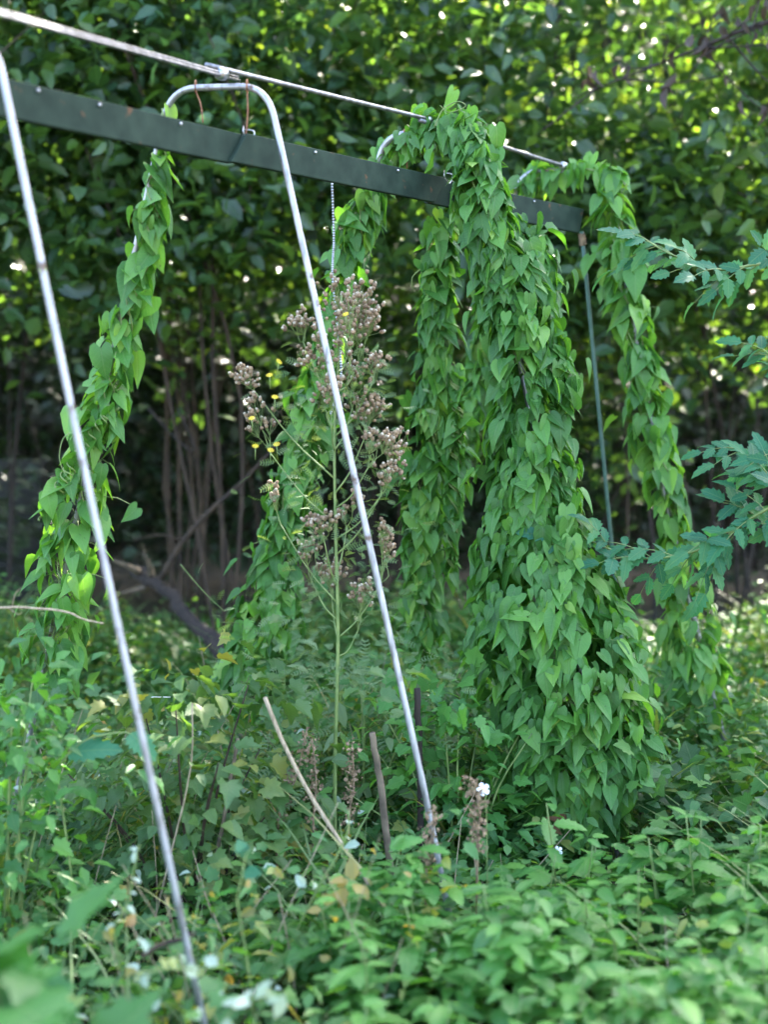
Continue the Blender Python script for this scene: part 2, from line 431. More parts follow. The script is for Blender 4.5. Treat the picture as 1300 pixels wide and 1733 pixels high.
# ------------------------------------------------------------------ hedge shrubs and trees behind
OV = [oval(.27, .25, .2), oval(.22, .1, .35), oval(.31, .35, .1)]
OV_N = [oval(.15, .25, .2), oval(.18, .1, .35)]
def crown_leaves(rng, lobes, n, size, per=11, spread=.17):
    """Leaf clusters spread through ellipsoid lobes: positions, tips, normals, scales, tints."""
    vol = np.array([l[3] * l[4] * l[5] for l in lobes]); vol = vol / vol.sum()
    nc = n // per
    li = rng.choice(len(lobes), nc, p=vol)
    Lb = np.array(lobes)[li]
    d = norm(rng.normal(size=(nc, 3)))
    r = rng.random(nc) ** .42
    c = Lb[:, :3] + d * r[:, None] * Lb[:, 3:6]
    nb = max(8, nc // 20)                                   # boughs: clusters gather round them and leave gaps between
    c = c[rng.integers(0, nb, nc)] * np.array([1, 1, 1]) + rng.normal(size=(nc, 3)) * np.array([.30, .26, .20])
    pos = np.repeat(c, per, 0) + rng.normal(size=(nc * per, 3)) * spread * np.array([1, 1, .55])
    outw = np.repeat(d, per, 0)
    tip = norm(rng.normal(size=pos.shape) + outw * .5) * np.array([1, 1, .5]) + np.array([0, 0, -.25])
    nr = rng.normal(size=pos.shape) * .55 + np.array([0, 0, .9]) + outw * .3
    ctint = np.clip(rng.normal(.45, .2, nc), 0, 1)
    tint = np.clip(np.repeat(ctint, per) + rng.normal(0, .14, nc * per), 0, 1)
    return pos, tip, nr, size * rng.uniform(.6, 1.2, len(pos)), tint, c

def shrub(name, label, cat, base, lobes, nleaf, size, leafmat, barkmat, nstem, seed, fan=1.0, stem_r=.012, group=None, shapes=OV, per=11, spread=.17, front=0):
    rng = np.random.default_rng(seed)
    bx, by = base
    root = empty(name, (bx, by, float(gz(bx, by))), label, cat, group)
    pos, tip, nr, sc, tint, cl = crown_leaves(rng, lobes, nleaf, size, per, spread)
    if front:                                               # leafy skin overhanging the hollow
        ex = crown_leaves(rng, [(bx, 7.25, 2.95, 1.0, .28, 1.05)], front, size, per, spread)
        pos, tip, nr, sc, tint = [np.concatenate([p, q]) for p, q in zip((pos, tip, nr, sc, tint), ex[:5])]
    keep = pos[:, 2] > .12
    pos, tip, nr, sc, tint = pos[keep], tip[keep], nr[keep], sc[keep], tint[keep]
    mb = MB(); which = rng.integers(0, len(shapes), len(pos))
    for k, t in enumerate(shapes):
        s = which == k
        scatter(mb, t, pos[s], tip[s], nr[s], sc[s], tint[s])
    tag(mb.build('crown', leafmat, root), kind='stuff')
    ends = cl[rng.choice(len(cl), nstem * 5)]
    tw = MB()
    for i in range(nstem):
        a = rng.uniform(0, 6.28)
        p0 = np.array([bx + .12 * fan * math.cos(a), by + .12 * math.sin(a), gz(bx, by) - .1])
        hi = ends[i * 5]
        tgt = np.array([bx + (hi[0] - bx) * .8 * fan, by + (hi[1] - by) * .8, max(hi[2], 2.2)])
        mid = p0 + (tgt - p0) * .45 + rng.normal(size=3) * np.array([.1, .08, .05]) + np.array([0, 0, .25])
        pts = smooth_path([p0, mid, tgt, tgt + (tgt - mid) * .4 + np.array([0, 0, .3])], 14)
        pts[1:-1] += rng.normal(size=(12, 3)) * .012
        r0 = stem_r * rng.uniform(.65, 1.25)
        m1 = MB(); m1.tube(pts, np.linspace(r0, r0 * .35, 14), 7); m1.build('stem', barkmat, root)
        for j in range(1, 5):
            q = pts[rng.integers(5, 13)]; eN = ends[i * 5 + j]
            if np.linalg.norm(eN - q) > 2.6: eN = q + (eN - q) * .5
            tw.tube(smooth_path([q, (q + eN) / 2 + rng.normal(size=3) * .14, eN], 6), np.linspace(r0 * .35, .004, 6), 5, cap=False)
    tag(tw.build('twigs', barkmat, root), kind='stuff')
    return root

def lob(x, y, z, a, b, c): return (x, y, z, a, b, c)
# front row, left to right; unseen highest lobes added to shade the foreground
shrub('hedge_shrub', 'broad leafy shrub filling the far upper left edge of the hedge', 'shrub', (-3.6, 8.3), [lob(-3.6, 8.3, 3.2, 1.3, .9, 1.7), lob(-3.4, 8.2, 5.2, 1.2, .9, 1.3), lob(-3.6, 8.4, 6.4, 1.3, .9, 1.3), lob(-3.6, 7.35, 2.75, .85, .3, .95)], 10800, 0.121, M_HEDGE, M_BARK, 7, 11, front=1900)
shrub('hedge_shrub', 'dark shrub behind the bare leaning pole and lowest leaves at far left', 'shrub', (-2.3, 8.2), [lob(-2.25, 8.1, 2.9, .95, .7, 1.2), lob(-2.2, 8.2, 4.6, 1.1, .9, 1.3), lob(-2.3, 8.3, 6.4, 1.3, .9, 1.3), lob(-2.3, 7.35, 2.75, .85, .3, .95)], 10800, 0.115, M_HEDGE, M_BARKD, 5, 12, front=1900)
shrub('multi_stemmed_shrub', 'shrub with a fan of bare brown stems above the fallen log', 'shrub', (-1.12, 8.0), [lob(-1.1, 7.9, 3.1, 1.0, .75, 1.15), lob(-.9, 8.0, 4.9, 1.1, .9, 1.3), lob(-1.45, 7.6, 2.35, .55, .4, .45), lob(-1.12, 8.1, 6.4, 1.3, .9, 1.3), lob(-1.12, 7.35, 2.75, .85, .3, .95)], 11800, 0.115, M_HEDGE, M_BARK, 9, 13, fan=1.35, stem_r=.013, front=1900)
shrub('hedge_shrub', 'shrub with pale gleaming leaves behind the seeding ragwort', 'shrub', (-.15, 8.4), [lob(-.15, 8.1, 2.6, .8, .7, 1.2), lob(.0, 8.3, 4.5, 1.1, .9, 1.4), lob(-.15, 8.5, 6.4, 1.3, .9, 1.3), lob(-.15, 7.35, 2.75, .85, .3, .95)], 11300, 0.109, M_HEDGE, M_BARKD, 5, 14, front=1900)
shrub('bluish_shrub', 'shrub with bluish leaves behind the near end of the metal rods', 'shrub', (-.75, 7.3), [lob(-.85, 7.2, 3.55, .85, .4, .42), lob(-1.5, 7.3, 3.9, .7, .4, .4)], 1700, .10, M_HEDGE2, M_BARK, 4, 15)
shrub('hedge_shrub', 'shaded shrub between the big leafy column and the green stake', 'shrub', (.95, 8.3), [lob(.95, 8.1, 2.1, .9, .7, 1.1), lob(1.0, 8.2, 4.3, 1.1, .9, 1.5), lob(.95, 8.4, 6.4, 1.3, .9, 1.3), lob(.95, 7.35, 2.75, .85, .3, .95)], 11300, 0.115, M_HEDGE, M_BARKD, 5, 16, front=1900)
shrub('hedge_shrub', 'dark shrub behind the farthest leafy hoop and green stake', 'shrub', (2.0, 8.2), [lob(2.0, 8.0, 2.3, .9, .7, 1.0), lob(2.0, 8.2, 4.3, 1.1, .9, 1.4), lob(2.0, 8.3, 6.4, 1.3, .9, 1.3), lob(2.0, 7.35, 2.75, .85, .3, .95)], 11300, 0.115, M_HEDGE, M_BARKD, 5, 17, front=1900)
shrub('hedge_shrub', 'shaded shrub at the right edge behind the blue-green compound leaves', 'shrub', (3.2, 8.1), [lob(3.1, 8.0, 2.6, 1.0, .8, 1.2), lob(3.2, 8.2, 4.6, 1.2, .9, 1.4), lob(3.2, 8.2, 6.4, 1.3, .9, 1.3), lob(3.2, 7.35, 2.75, .85, .3, .95)], 10800, 0.121, M_HEDGE, M_BARKD, 5, 18, front=1900)
# back row: taller trees the sun shines through
TREES = [(-5.6, 12.5, 'tall tree far off to the left beyond the hedge'), (-3.2, 11.6, 'tall tree above the hedge at the upper left corner'), (-1.0, 12.6, 'tall tree showing above the near hoop behind the metal rods'),
         (1.2, 11.8, 'yellow-green backlit tree above the middle of the leafy frame'), (3.2, 12.4, 'yellow-green backlit tree glowing in the upper right corner'), (5.6, 12.0, 'tall tree far off to the right beyond the hedge')]
for i, (tx, ty, lb) in enumerate(TREES):
    shrub('hedge_tree', lb, 'tree', (tx, ty), [lob(tx, ty, 3.2, 1.5, 1.0, 1.5), lob(tx + .2, ty, 4.8, 1.5, 1.1, 1.2), lob(tx - .2, ty + .2, 6.0, .9, .8, .8)],
          5000, .13, M_TREE, M_BARKD, 4, 40 + i, stem_r=.03, per=12, spread=.24, group='trees beyond the hedge')
for i, (hx, lb) in enumerate([(-5.4, 'added dark backing hedge blocking sky and sun at far left'), (0.0, 'added dark backing hedge blocking sky and sun behind the stems'), (5.4, 'added dark backing hedge blocking sky and sun at far right')]):
    shrub('backing_hedge', lb, 'hedge', (hx, 10.4), [lob(hx - 1.4, 10.4, 1.6, 1.7, .6, 1.9), lob(hx + 1.4, 10.4, 1.6, 1.7, .6, 1.9), lob(hx, 10.5, 2.0, 1.9, .6, 1.7)], 14000, .11, M_DARK, M_BARKD, 6, 60 + i, stem_r=.02)  # added backing: keeps sky and low sun out, darkens the hollow

rng = np.random.default_rng(3)
nb = 30000
y = rng.uniform(12.6, 19, nb); x = rng.uniform(-9, 9, nb)
c = rng.uniform(0, 1, nb) ** 1.6 * 1.2
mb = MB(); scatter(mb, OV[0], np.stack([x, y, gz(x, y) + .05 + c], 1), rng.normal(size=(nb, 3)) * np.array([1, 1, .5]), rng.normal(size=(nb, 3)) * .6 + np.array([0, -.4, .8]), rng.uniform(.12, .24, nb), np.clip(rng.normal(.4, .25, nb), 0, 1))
tag(mb.build('backdrop', M_DARK), 'dark mass of woodland foliage on the added bank blocking the sky behind the hedge', 'backdrop', None, 'stuff')

# thin dark shoots standing under the hedge
rng = np.random.default_rng(5)
for i in range(22):
    x = rng.uniform(-3.2, 3.4); y = rng.uniform(7.6, 9.6)
    h = rng.uniform(1.2, 2.4)
    pts = smooth_path([(x, y, -.05), (x + rng.normal(0, .12), y, h * .5), (x + rng.normal(0, .3), y + rng.normal(0, .1), h)], 8)
    mb = MB(); mb.tube(pts, np.linspace(.012, .004, 8), 5)
    tag(mb.build('bare_shoot', M_BARKD if i % 3 else M_BARK), 'thin bare shoot rising in the dark under the hedge', 'shoot', 'bare shoots under the hedge')

# bare withered branch hanging in the upper right corner
e = empty('dead_branch', P(1330, 60, 6.2), 'dark dead branch with withered leaves hanging into the upper right corner', 'branch')
mb = MB(); rng = np.random.default_rng(9)
main = smooth_path([P(1420, 10, 6.2), P(1290, 40, 6.2), P(1150, 95, 6.25), P(1010, 150, 6.3)], 20)
mb.tube(main, np.linspace(.014, .003, 20), 6)
tw = MB(); lf = MB(); lp, lt = [], []
for i in range(24):
    q = main[rng.integers(2, 20)]
    eN = q + np.array([rng.normal(0, .22), rng.normal(0, .15), rng.normal(-.02, .16)])
    path = smooth_path([q, (q + eN) / 2 + rng.normal(size=3) * .04, eN], 6)
    tw.tube(path, np.linspace(.005, .0015, 6), 4, cap=False)
    if i % 2 == 0:
        for k in range(4):
            lp.append(path[rng.integers(2, 6)] + rng.normal(size=3) * .02); lt.append((rng.normal(0, .3), rng.normal(0, .3), -1))
lp, lt = np.array(lp), np.array(lt)
mb.build('main_stem', M_BARKD, e); tag(tw.build('twigs', M_BARKD, e), kind='stuff')
scatter(lf, oval(.2, .8, .5), lp, lt, rng.normal(size=lp.shape), rng.uniform(.05, .1, len(lp)), .3)
M_WITH = leaf_mat('dead_leaf', [(0.0, G(.035, .022, .020)), (1.0, G(.08, .05, .04))], rough=.8, trans=.1)
tag(lf.build('withered_leaves', M_WITH, e), kind='stuff')

# ------------------------------------------------------------------ fallen log, snag and leaning sapling under the hedge
rng = np.random.default_rng(21)
a, b = P(225, 960, 7.3), P(345, 1075, 6.9)
e = empty('fallen_log', (a + b) / 2, 'dark fallen log with a pale broken stub under the hedge', 'log')
pts = smooth_path([a, (a + b) / 2 + Vector((0, 0, .03)), b, b + (b - a) * 1.2], 14) + rng.normal(size=(14, 3)) * .012
mb = MB(); mb.tube(pts, .036 + rng.normal(size=14) * .008, 10); mb.build('log', M_BARKD, e)
for (x0, y0, x1, y1) in ((256, 978, 243, 936), (234, 968, 190, 948), (246, 995, 206, 1003)):
    mb = MB(); mb.tube(smooth_path([P(x0, y0, 7.2), P((x0 + x1) / 2 + 3, (y0 + y1) / 2, 7.12), P(x1, y1, 7.05)], 6), np.linspace(.020, .006, 6), 7)
    mb.build('broken_stub', M_GREYWOOD, e)
mb = MB(); mb.tube(smooth_path([P(272, 980, 7.0), P(310, 915, 6.95), P(360, 860, 6.9), P(410, 815, 6.9), P(470, 750, 6.9)], 16), np.linspace(.017, .006, 16), 6)
mb.tube(smooth_path([P(400, 823, 6.9), P(412, 850, 6.9), P(405, 885, 6.88)], 6), np.linspace(.006, .002, 6), 5)
mb.tube(smooth_path([P(310, 915, 6.95), P(270, 905, 6.9), P(225, 915, 6.9)], 6), np.linspace(.006, .002, 6), 5)
tag(mb.build('leaning_branch', M_BARK), 'thin bare branch leaning up to the right over the fallen log', 'branch')
mb = MB(); mb.tube(smooth_path([P(300, 690, 7.1), P(330, 760, 7.1), P(300, 745, 7.1), P(250, 690, 7.1)], 10), .005, 5)
tag(mb.build('bare_twig', M_BARKD), 'curved bare twig in front of the fan of stems', 'twig')

# ------------------------------------------------------------------ metal hoops
def hoop(label, pts, r, extra=None):
    """pts: corner points from left foot over the top bar to right foot; corners are rounded."""
    pts = [Vector(p) for p in pts]
    for end, nxt in ((0, 1), (-1, -2)):                       # push both feet into the soil
        d = (pts[end] - pts[nxt]).normalized()
        pts[end] = pts[end] + d * ((pts[end].z + .15) / -d.z)
    path = [pts[0]]
    for i in range(1, len(pts) - 1):
        a, b, c = pts[i - 1], pts[i], pts[i + 1]
        rr = .085 if 0 < i < len(pts) - 1 and (a - b).angle(c - b) < 2.6 else .03
        u, v = b + (a - b).normalized() * rr, b + (c - b).normalized() * rr
        for t in np.linspace(0, 1, 9):
            path.append(u * (1 - t) ** 2 + b * 2 * t * (1 - t) + v * t * t)
    path.append(pts[-1])
    dense = []
    for a, b in zip(path[:-1], path[1:]):
        k = max(1, int((b - a).length / .12))
        dense += [a.lerp(b, j / k) for j in range(k)]
    dense.append(path[-1])
    e = empty('metal_hoop', (pts[0] + pts[-1]) / 2 * 1.0, label, 'metal hoop', 'row of metal hoops')
    e.location.z = 0
    mb = MB(); mb.tube(dense, r, 14); mb.build('tube', M_ALU, e)
    return e
H = []
H.append(hoop('bare silvery metal hoop cut by the left edge, its leg crossing the lower left', [P(-640, 1700, 3.35), P(-225, 78, 3.12), P(-12, 52, 2.97), P(122, 700, 2.93), P(345, 1733, 2.86)], .0074))
H.append(hoop('silvery metal hoop with one bare leg in front of the ragwort', [P(70, 1150, 4.25), P(288, 150, 3.97), P(452, 145, 3.84), P(718, 1335, 3.68), P(745, 1470, 3.66)], .0088))
H.append(hoop('metal hoop buried in the thickest column of heart-shaped leaves', [P(422, 1180, 5.05), P(652, 225, 4.72), P(805, 229, 4.62), P(975, 1085, 4.48), P(1047, 1445, 4.44)], .0105))
H.append(hoop('farthest metal hoop, its leg wrapped by a slender leafy vine', [P(700, 1130, 5.85), P(882, 288, 5.45), P(1028, 292, 5.36), P(1133, 875, 5.24), P(1222, 1235, 5.2)], .0108))

# ridge rods: paired bars laid end to end along the tops of the hoops
RK = [(-110, 3, 2.72), (375, 134, 3.86), (728, 217, 4.64), (955, 288, 5.4)]
RL = ['near pair of metal rods from the upper left edge to the bare hoop', 'metal rod between the bare hoop and the thick leafy column', 'far metal rod between the two leafy hoops']
for i in range(3):
    a, b = P(*RK[i]), P(*RK[i + 1])
    d = (b - a).normalized()
    a2, b2 = a - d * (.06 if i else 0), b + d * .10
    up = Vector((0, 0, .012 * (i % 2)))
    e = empty('ridge_rod', a2, RL[i], 'metal rod', 'rods along the top of the hoops')
    for k, off in enumerate(((0, 0, .0042), (0.004, 0, -.0042)) if i == 0 else ((0, 0, .003),)):
        mb = MB(); mb.tube([a2.lerp(b2, t) + Vector(off) + up + Vector((0, 0, .012)) for t in np.linspace(0, 1, 12)], 0.0044 if i == 0 else .0068, 10); mb.build('rod', M_ROD, e)
    mb = MB(); c = b + up + Vector((0, 0, .014)); mb.tube([c - d * .02, c - d * .012, c + d * .012, c + d * .02], [.013, .017, .017, .013], 10); mb.build('clip', M_STEEL, e)

# ------------------------------------------------------------------ dark green boards
BK = [(-70, 115, 172, 2.99), (412, 229, 279, 3.86), (742, 302, 335, 4.66), (986, 354, 396, 5.32)]
BT = [(-70, 115, 172), (408, 227, 279), (742, 300, 337), (986, 355, 396)]
BLAB = ['near dark green board running from the left edge past the first legs', 'middle dark green board behind the bare leg', 'far dark green board ending at the green stake']
for i in range(3):
    (x0, t0, b0, Y0), (x1, t1, b1, Y1) = BK[i], BK[i + 1]
    A, B = P(x0, t0, Y0), P(x1, t1, Y1)
    d = (B - A).normalized()
    hgt, hgt1 = ((.082, .082), (.082, .085), (.085, .090))[i]
    side = Vector((d.y, -d.x, 0)).normalized() * .009          # half thickness, towards the camera side
    lean, lean1 = Vector((-d.x * .02, -d.y * .02, -hgt)), Vector((-d.x * .02, -d.y * .02, -hgt1))
    if i == 1: A, B = A - d * .02 + side * .0, B
    off = side * (2.3 if i == 1 else 0)
    A, B = A + off, B + off
    e = empty('green_board', (A + B) / 2 + lean, BLAB[i], 'board', 'boards hung along the hoops')
    sk = d * -.045
    c = [A - side + lean + sk, B - side + lean1 + (sk if i < 2 else sk * .2), B - side, A - side]
    c2 = [A + side + lean + sk, B + side + lean1 + (sk if i < 2 else sk * .2), B + side, A + side]
    mb = MB(); mb.box8([tuple(p) for p in c2 + c]); o = mb.build('panel', M_BOARD, e, False)
    bv = o.modifiers.new('bevel', 'BEVEL'); bv.width = .003; bv.segments = 2
    for t in ((.22, .42, .72) if i == 0 else (.3, .72) if i == 1 else (.25, .62)):
        q = A.lerp(B, t) + side * 1.0 + lean * .14
        mb = MB(); sd = side.normalized(); mb.tube([q - sd * .002, q + sd * .003, q + sd * .006], [.0045, .0045, .002], 8); mb.build('screw', M_STEEL, e)
    if i < 2:                                                   # bent wire loop through the joint
        q = B + side * 1.6 - d * .02
        mb = MB(); mb.tube(smooth_path([q + Vector((0, 0, .02)), q - d * .01 + side * .8, q + d * .03 + Vector((0, 0, -.018)), q + d * .05 + Vector((0, 0, .012)), q + d * .045 - side * 3 + Vector((0, 0, .02))], 14), .0016, 6)
        mb.build('wire_loop', M_STEEL, e)

# rusty ties from the hoops' top bars to the boards
for (x0, y0, x1, y1, Y, lb) in ((331, 147, 343, 208, 3.93, 'rusty wire hanging inside the bare hoop, the nearer to its leafy leg'), (418, 146, 415, 238, 3.87, 'rusty wire hanging inside the bare hoop, down to the board joint'), (684, 228, 689, 285, 4.70, 'rusty wire hanging inside the thick leafy hoop')):
    p, q = P(x0, y0, Y), P(x1, y1, Y - .02)
    mb = MB(); ring = [p + Vector((0, .017 * math.cos(t), .017 * math.sin(t))) for t in np.linspace(0, 2 * math.pi * 1.6, 18)]
    e = empty('hanging_wire', q, lb, 'wire', 'wires tying the boards to the hoops')
    mb.tube(ring, .002, 5); mb.build('wrapped_end', M_RUST, e)
    mb = MB(); mb.tube(smooth_path([p + Vector((0, 0, -.012)), p.lerp(q, .5) + Vector((.004, 0, 0)), q], 8), .0022, 5); mb.build('wire', M_RUST, e)
# twine knots on top of the bare hoop
# bead chain
mb = MB()
cp = smooth_path([P(562, 312, 4.42), P(565, 400, 4.42), P(563, 470, 4.42), P(572, 560, 4.42), P(577, 640, 4.42), P(560, 700, 4.42)], 92)
for i, q in enumerate(cp):
    rr = .0042
    mb.tube([q + np.array([0, 0, rr]), q + np.array([0, 0, rr * .5]), q - np.array([0, 0, rr * .5]), q - np.array([0, 0, rr])], [rr * .3, rr, rr, rr * .3], 6)
tag(mb.build('bead_chain', M_STEEL), 'thin metal bead chain hanging from the board above the ragwort', 'chain')

# green stake
q0, q1 = P(985, 392, 5.36), P(1053, 1100, 5.30)
d = (q1 - q0).normalized(); q2 = q0 + d * ((q0.z + .12) / -d.z)
e = empty('green_stake', (q2.x, q2.y, 0), 'thin green stake holding up the far end of the board', 'stake')
mb = MB(); mb.tube([q0.lerp(q2, t) for t in np.linspace(0, 1, 20)], .0076, 10); mb.build('rod', M_STAKE, e)
mb = MB(); mb.tube([q0.lerp(q2, t) + Vector((.012 * math.sin(t * 4000), -.012 * math.cos(t * 4000), 0)) for t in np.linspace(.004, .022, 40)], .003, 5); mb.build('binding', M_DEAD, e)

# ------------------------------------------------------------------ bindweed on the hoops
HEARTS = [heart(.25, .20, .9, .04, 0, .7), heart(.12, .35, 1.0, .07, 1, .9), heart(.40, .12, .75, .03, 2, .4), heart(.20, .5, .85, .09, 3, .6), heart(.05, .18, 1.05, .07, 4), heart(.6, .28, .7, .04, 5, .5), heart(.3, .05, .9, .10, 6, .8), heart(.15, .3, .62, .05, 7, .3), heart(.8, .45, .8, .08, 8, .7), heart(-.15, .4, .85, .12, 9, .6)]
BM = leaf_meshes('bindweed_leaf', HEARTS, [.42, .5, .36, .58, .46, .38, .66, .5, .3, .74], M_BIND)
YM = leaf_meshes('yellow_leaf', [heart(.4, .4, .8, .06, 1)], [.5], M_YELLOW)
WM = leaf_meshes('withered_leaf', [heart(.9, .9, .6, .1, 1)], [.5], M_BROWN)
def vine(label, strands, n, seed, size=.098, nobj=290, support=None, yellow=0, brown=0, tall=0.95, openness=.35):
    """strands: lists of (x, y, half width, depth) in photograph pixels, upper end first."""
    rng = np.random.default_rng(seed)
    C, Tn, Hw = [], [], []
    for s in strands:
        q = smooth_path([(*P(x, y, Y), max(hw - 10, hw * .6) / F_PX * Y) for x, y, hw, Y in s], 60)
        t = norm(np.gradient(q[:, :3], axis=0))
        C.append(q[:, :3]); Tn.append(t); Hw.append(np.maximum(q[:, 3], .004))
    wgt = np.concatenate([np.linalg.norm(np.gradient(c, axis=0), axis=1) * (h + .03) for c, h in zip(C, Hw)])
    Cc, Tc, Hc = np.concatenate(C), np.concatenate(Tn), np.concatenate(Hw)
    ii = rng.choice(len(Cc), n, p=wgt / wgt.sum())
    c, t, h = Cc[ii] + Tc[ii] * rng.normal(0, .02, (n, 1)), Tc[ii], Hc[ii]
    th = rng.uniform(0, 2 * math.pi, n)
    ref = np.where(np.abs(t[:, 2:3]) > .8, np.array([[1.0, 0, 0]]), np.array([[0, 0, 1.0]]))
    n1 = norm(np.cross(np.cross(t, ref), t)); n2 = np.cross(t, n1)
    o = n1 * np.cos(th)[:, None] + n2 * np.sin(th)[:, None]
    deep = np.where(np.abs(t[:, 2]) > .5, .75, 1.0)
    r = h * (openness + (1 - openness) * rng.random(n) ** .6)
    lump = 1 + .30 * np.sin(c[:, 2] * 11 + th * 1 + seed) * np.sin(c[:, 2] * 5.3 + th * 2 + seed * 2)
    r = r * lump + np.where(rng.random(n) < .12, rng.exponential(.022, n), 0)
    off = o * r[:, None]
    off[:, 1] *= deep
    pos = c + off
    down = np.array([0, 0, -1.0])
    tip = down * .85 + o * rng.uniform(.1, 1.1, (n, 1)) + rng.normal(size=(n, 3)) * np.where(rng.random((n, 1)) < .12, .7, .28)
    nr = o * .75 + np.array([0, -.2, tall]) + rng.normal(size=(n, 3)) * .42
    sc = size * rng.choice([.55, .75, .9, 1.0, 1.15, 1.3], n, p=[.2, .24, .22, .17, .12, .05]) * rng.uniform(.9, 1.1, n)
    tint = np.clip(rng.normal(.48, .2, n), 0, 1)
    pos = pos - norm(tip) * sc[:, None] * .35
    base = Cc[np.argmin(Cc[:, 2])].copy(); base[2] = 0
    root = empty('bindweed_vine', base, label, 'vine', 'bindweed climbing the hoops')
    stem = MB()
    for cc, hh in zip(C, Hw):
        for k in range(3):
            ph = rng.uniform(0, 6.28); tw = rng.uniform(9, 15)
            s = np.linspace(0, 1, 60)
            rad = np.minimum(.018 + hh * .25 * rng.random(), .05)
            x = cc + np.stack([np.cos(s * tw * 3 + ph) * rad, np.sin(s * tw * 3 + ph) * rad, 0 * s], 1)
            stem.tube(x, .0022, 5)
    m = stem.build('stem', M_STEMG, root)
    # petioles for the leaves, from near the stem
    score = -o[:, 1] + .6 * (sc / size) + rng.normal(0, .1, n)
    order = np.argsort(-score)
    sel, rest = order[:min(nobj, n)], order[min(nobj, n):]
    special = {}
    front = [j for j in order[:len(order) // 3]]
    for j in rng.choice(front, yellow + brown, replace=False) if yellow + brown else []:
        special[int(j)] = 'y' if len([1 for q in special.values() if q == 'y']) < yellow else 'b'
    pet = MB()
    for j in order[:min(nobj, n)]:
        a = pos[j]; b = c[j] + (pos[j] - c[j]) * .25
        b = b + np.array([0, 0, .01])
        pet.tube([a, (a + b) / 2 + np.array([0, 0, .012]), b], [.0011, .0012, .0014], 4, cap=False)
    tag(pet.build('petioles', M_STEMG, root), kind='stuff')
    L0 = Vector(base)
    for j in sel:
        me, nm = BM[int(rng.integers(0, len(BM)))], 'leaf'
        kind = special.get(int(j))
        if kind == 'y': me = YM[0]
        if kind == 'b': me = WM[0]
        ob = bpy.data.objects.new(nm, me); COL.objects.link(ob); ob.parent = root
        ob.matrix_basis = leaf_basis(Vector(pos[j]) - L0, tip[j], nr[j], float(sc[j]) if not kind else min(float(sc[j]), .06))
        if kind == 'y': ob['label'] = 'yellow leaf'
        if kind == 'b': ob['label'] = 'withered brown leaf'
    if len(rest):
        mb = MB(); wh = rng.integers(0, len(HEARTS), len(rest))
        for k, tp in enumerate(HEARTS):
            s = rest[wh == k]
            scatter(mb, tp, pos[s], tip[s], nr[s], sc[s], tint[s])
        tag(mb.build('inner_foliage', M_BIND, root), kind='stuff')
    return root

vine('slender vine of heart-shaped leaves on the far-left leg of the bare hoop', [
    [(285, 185, 6, 3.97), (272, 260, 16, 3.99), (258, 340, 30, 4.0), (248, 420, 40, 4.02), (222, 510, 42, 4.05), (200, 600, 46, 4.08), (176, 690, 42, 4.1), (155, 790, 46, 4.13), (130, 890, 58, 4.16), (112, 990, 68, 4.18), (100, 1080, 72, 4.2), (85, 1150, 45, 4.22)],
    [(190, 690, 10, 4.05), (120, 790, 16, 4.05), (75, 880, 14, 4.05)]], 320, 101, nobj=280, size=.088)
vine('leafy vine climbing the leg behind the seeding ragwort', [
    [(700, 245, 18, 4.70), (650, 262, 20, 4.74), (632, 330, 34, 4.72), (607, 390, 44, 4.72), (590, 450, 32, 4.74), (562, 560, 34, 4.8), (540, 640, 38, 4.82), (520, 720, 42, 4.86), (500, 800, 44, 4.9), (480, 890, 48, 4.93), (470, 970, 56, 4.96), (455, 1050, 72, 4.98), (420, 1120, 66, 5.0), (400, 1190, 50, 5.02)]], 820, 102, nobj=290, size=.084)
vine('thick leafy column covering the leg in the middle of the frame', [
    [(700, 232, 28, 4.66), (740, 215, 30, 4.62), (790, 230, 40, 4.56), (815, 300, 46, 4.46), (835, 400, 56, 4.48), (874, 500, 72, 4.5), (888, 620, 76, 4.5), (893, 740, 80, 4.48), (902, 850, 92, 4.47), (920, 960, 114, 4.45), (935, 1060, 146, 4.44), (948, 1160, 152, 4.43), (962, 1250, 142, 4.42), (975, 1330, 122, 4.42), (985, 1410, 90, 4.42)],
    [(870, 380, 20, 4.66), (905, 430, 44, 4.68), (920, 490, 36, 4.68), (925, 560, 28, 4.66)]], 3300, 103, nobj=300, yellow=5, brown=2, openness=.62, size=.078)
vine('narrower leafy column hanging just beside the thickest one', [
    [(770, 335, 22, 4.72), (750, 400, 34, 4.74), (738, 500, 36, 4.78), (736, 600, 36, 4.82), (730, 700, 38, 4.86), (722, 800, 42, 4.9), (718, 900, 44, 4.94), (714, 1000, 42, 4.98), (712, 1080, 34, 5.02), (706, 1130, 20, 5.04)],
    [(772, 640, 6, 4.8), (774, 720, 8, 4.8), (768, 820, 14, 4.85), (764, 960, 10, 4.9)],
    [(826, 540, 34, 5.54), (806, 640, 34, 5.58), (782, 750, 34, 5.62), (758, 860, 26, 5.68)]], 960, 104, nobj=300, openness=.5, size=.084)
vine('slender leafy vine on the farthest hoop at the right', [
    [(880, 315, 16, 5.45), (930, 296, 22, 5.42), (990, 285, 26, 5.36), (1035, 305, 32, 5.30), (1042, 370, 42, 5.28), (1050, 440, 44, 5.28), (1062, 520, 44, 5.28), (1080, 610, 40, 5.26), (1100, 700, 42, 5.25), (1122, 790, 48, 5.24), (1136, 870, 40, 5.23), (1150, 950, 46, 5.22), (1160, 1040, 56, 5.21), (1175, 1130, 68, 5.2), (1185, 1210, 58, 5.2), (1185, 1270, 30, 5.2)]], 560, 105, nobj=300, openness=.45, size=.094)

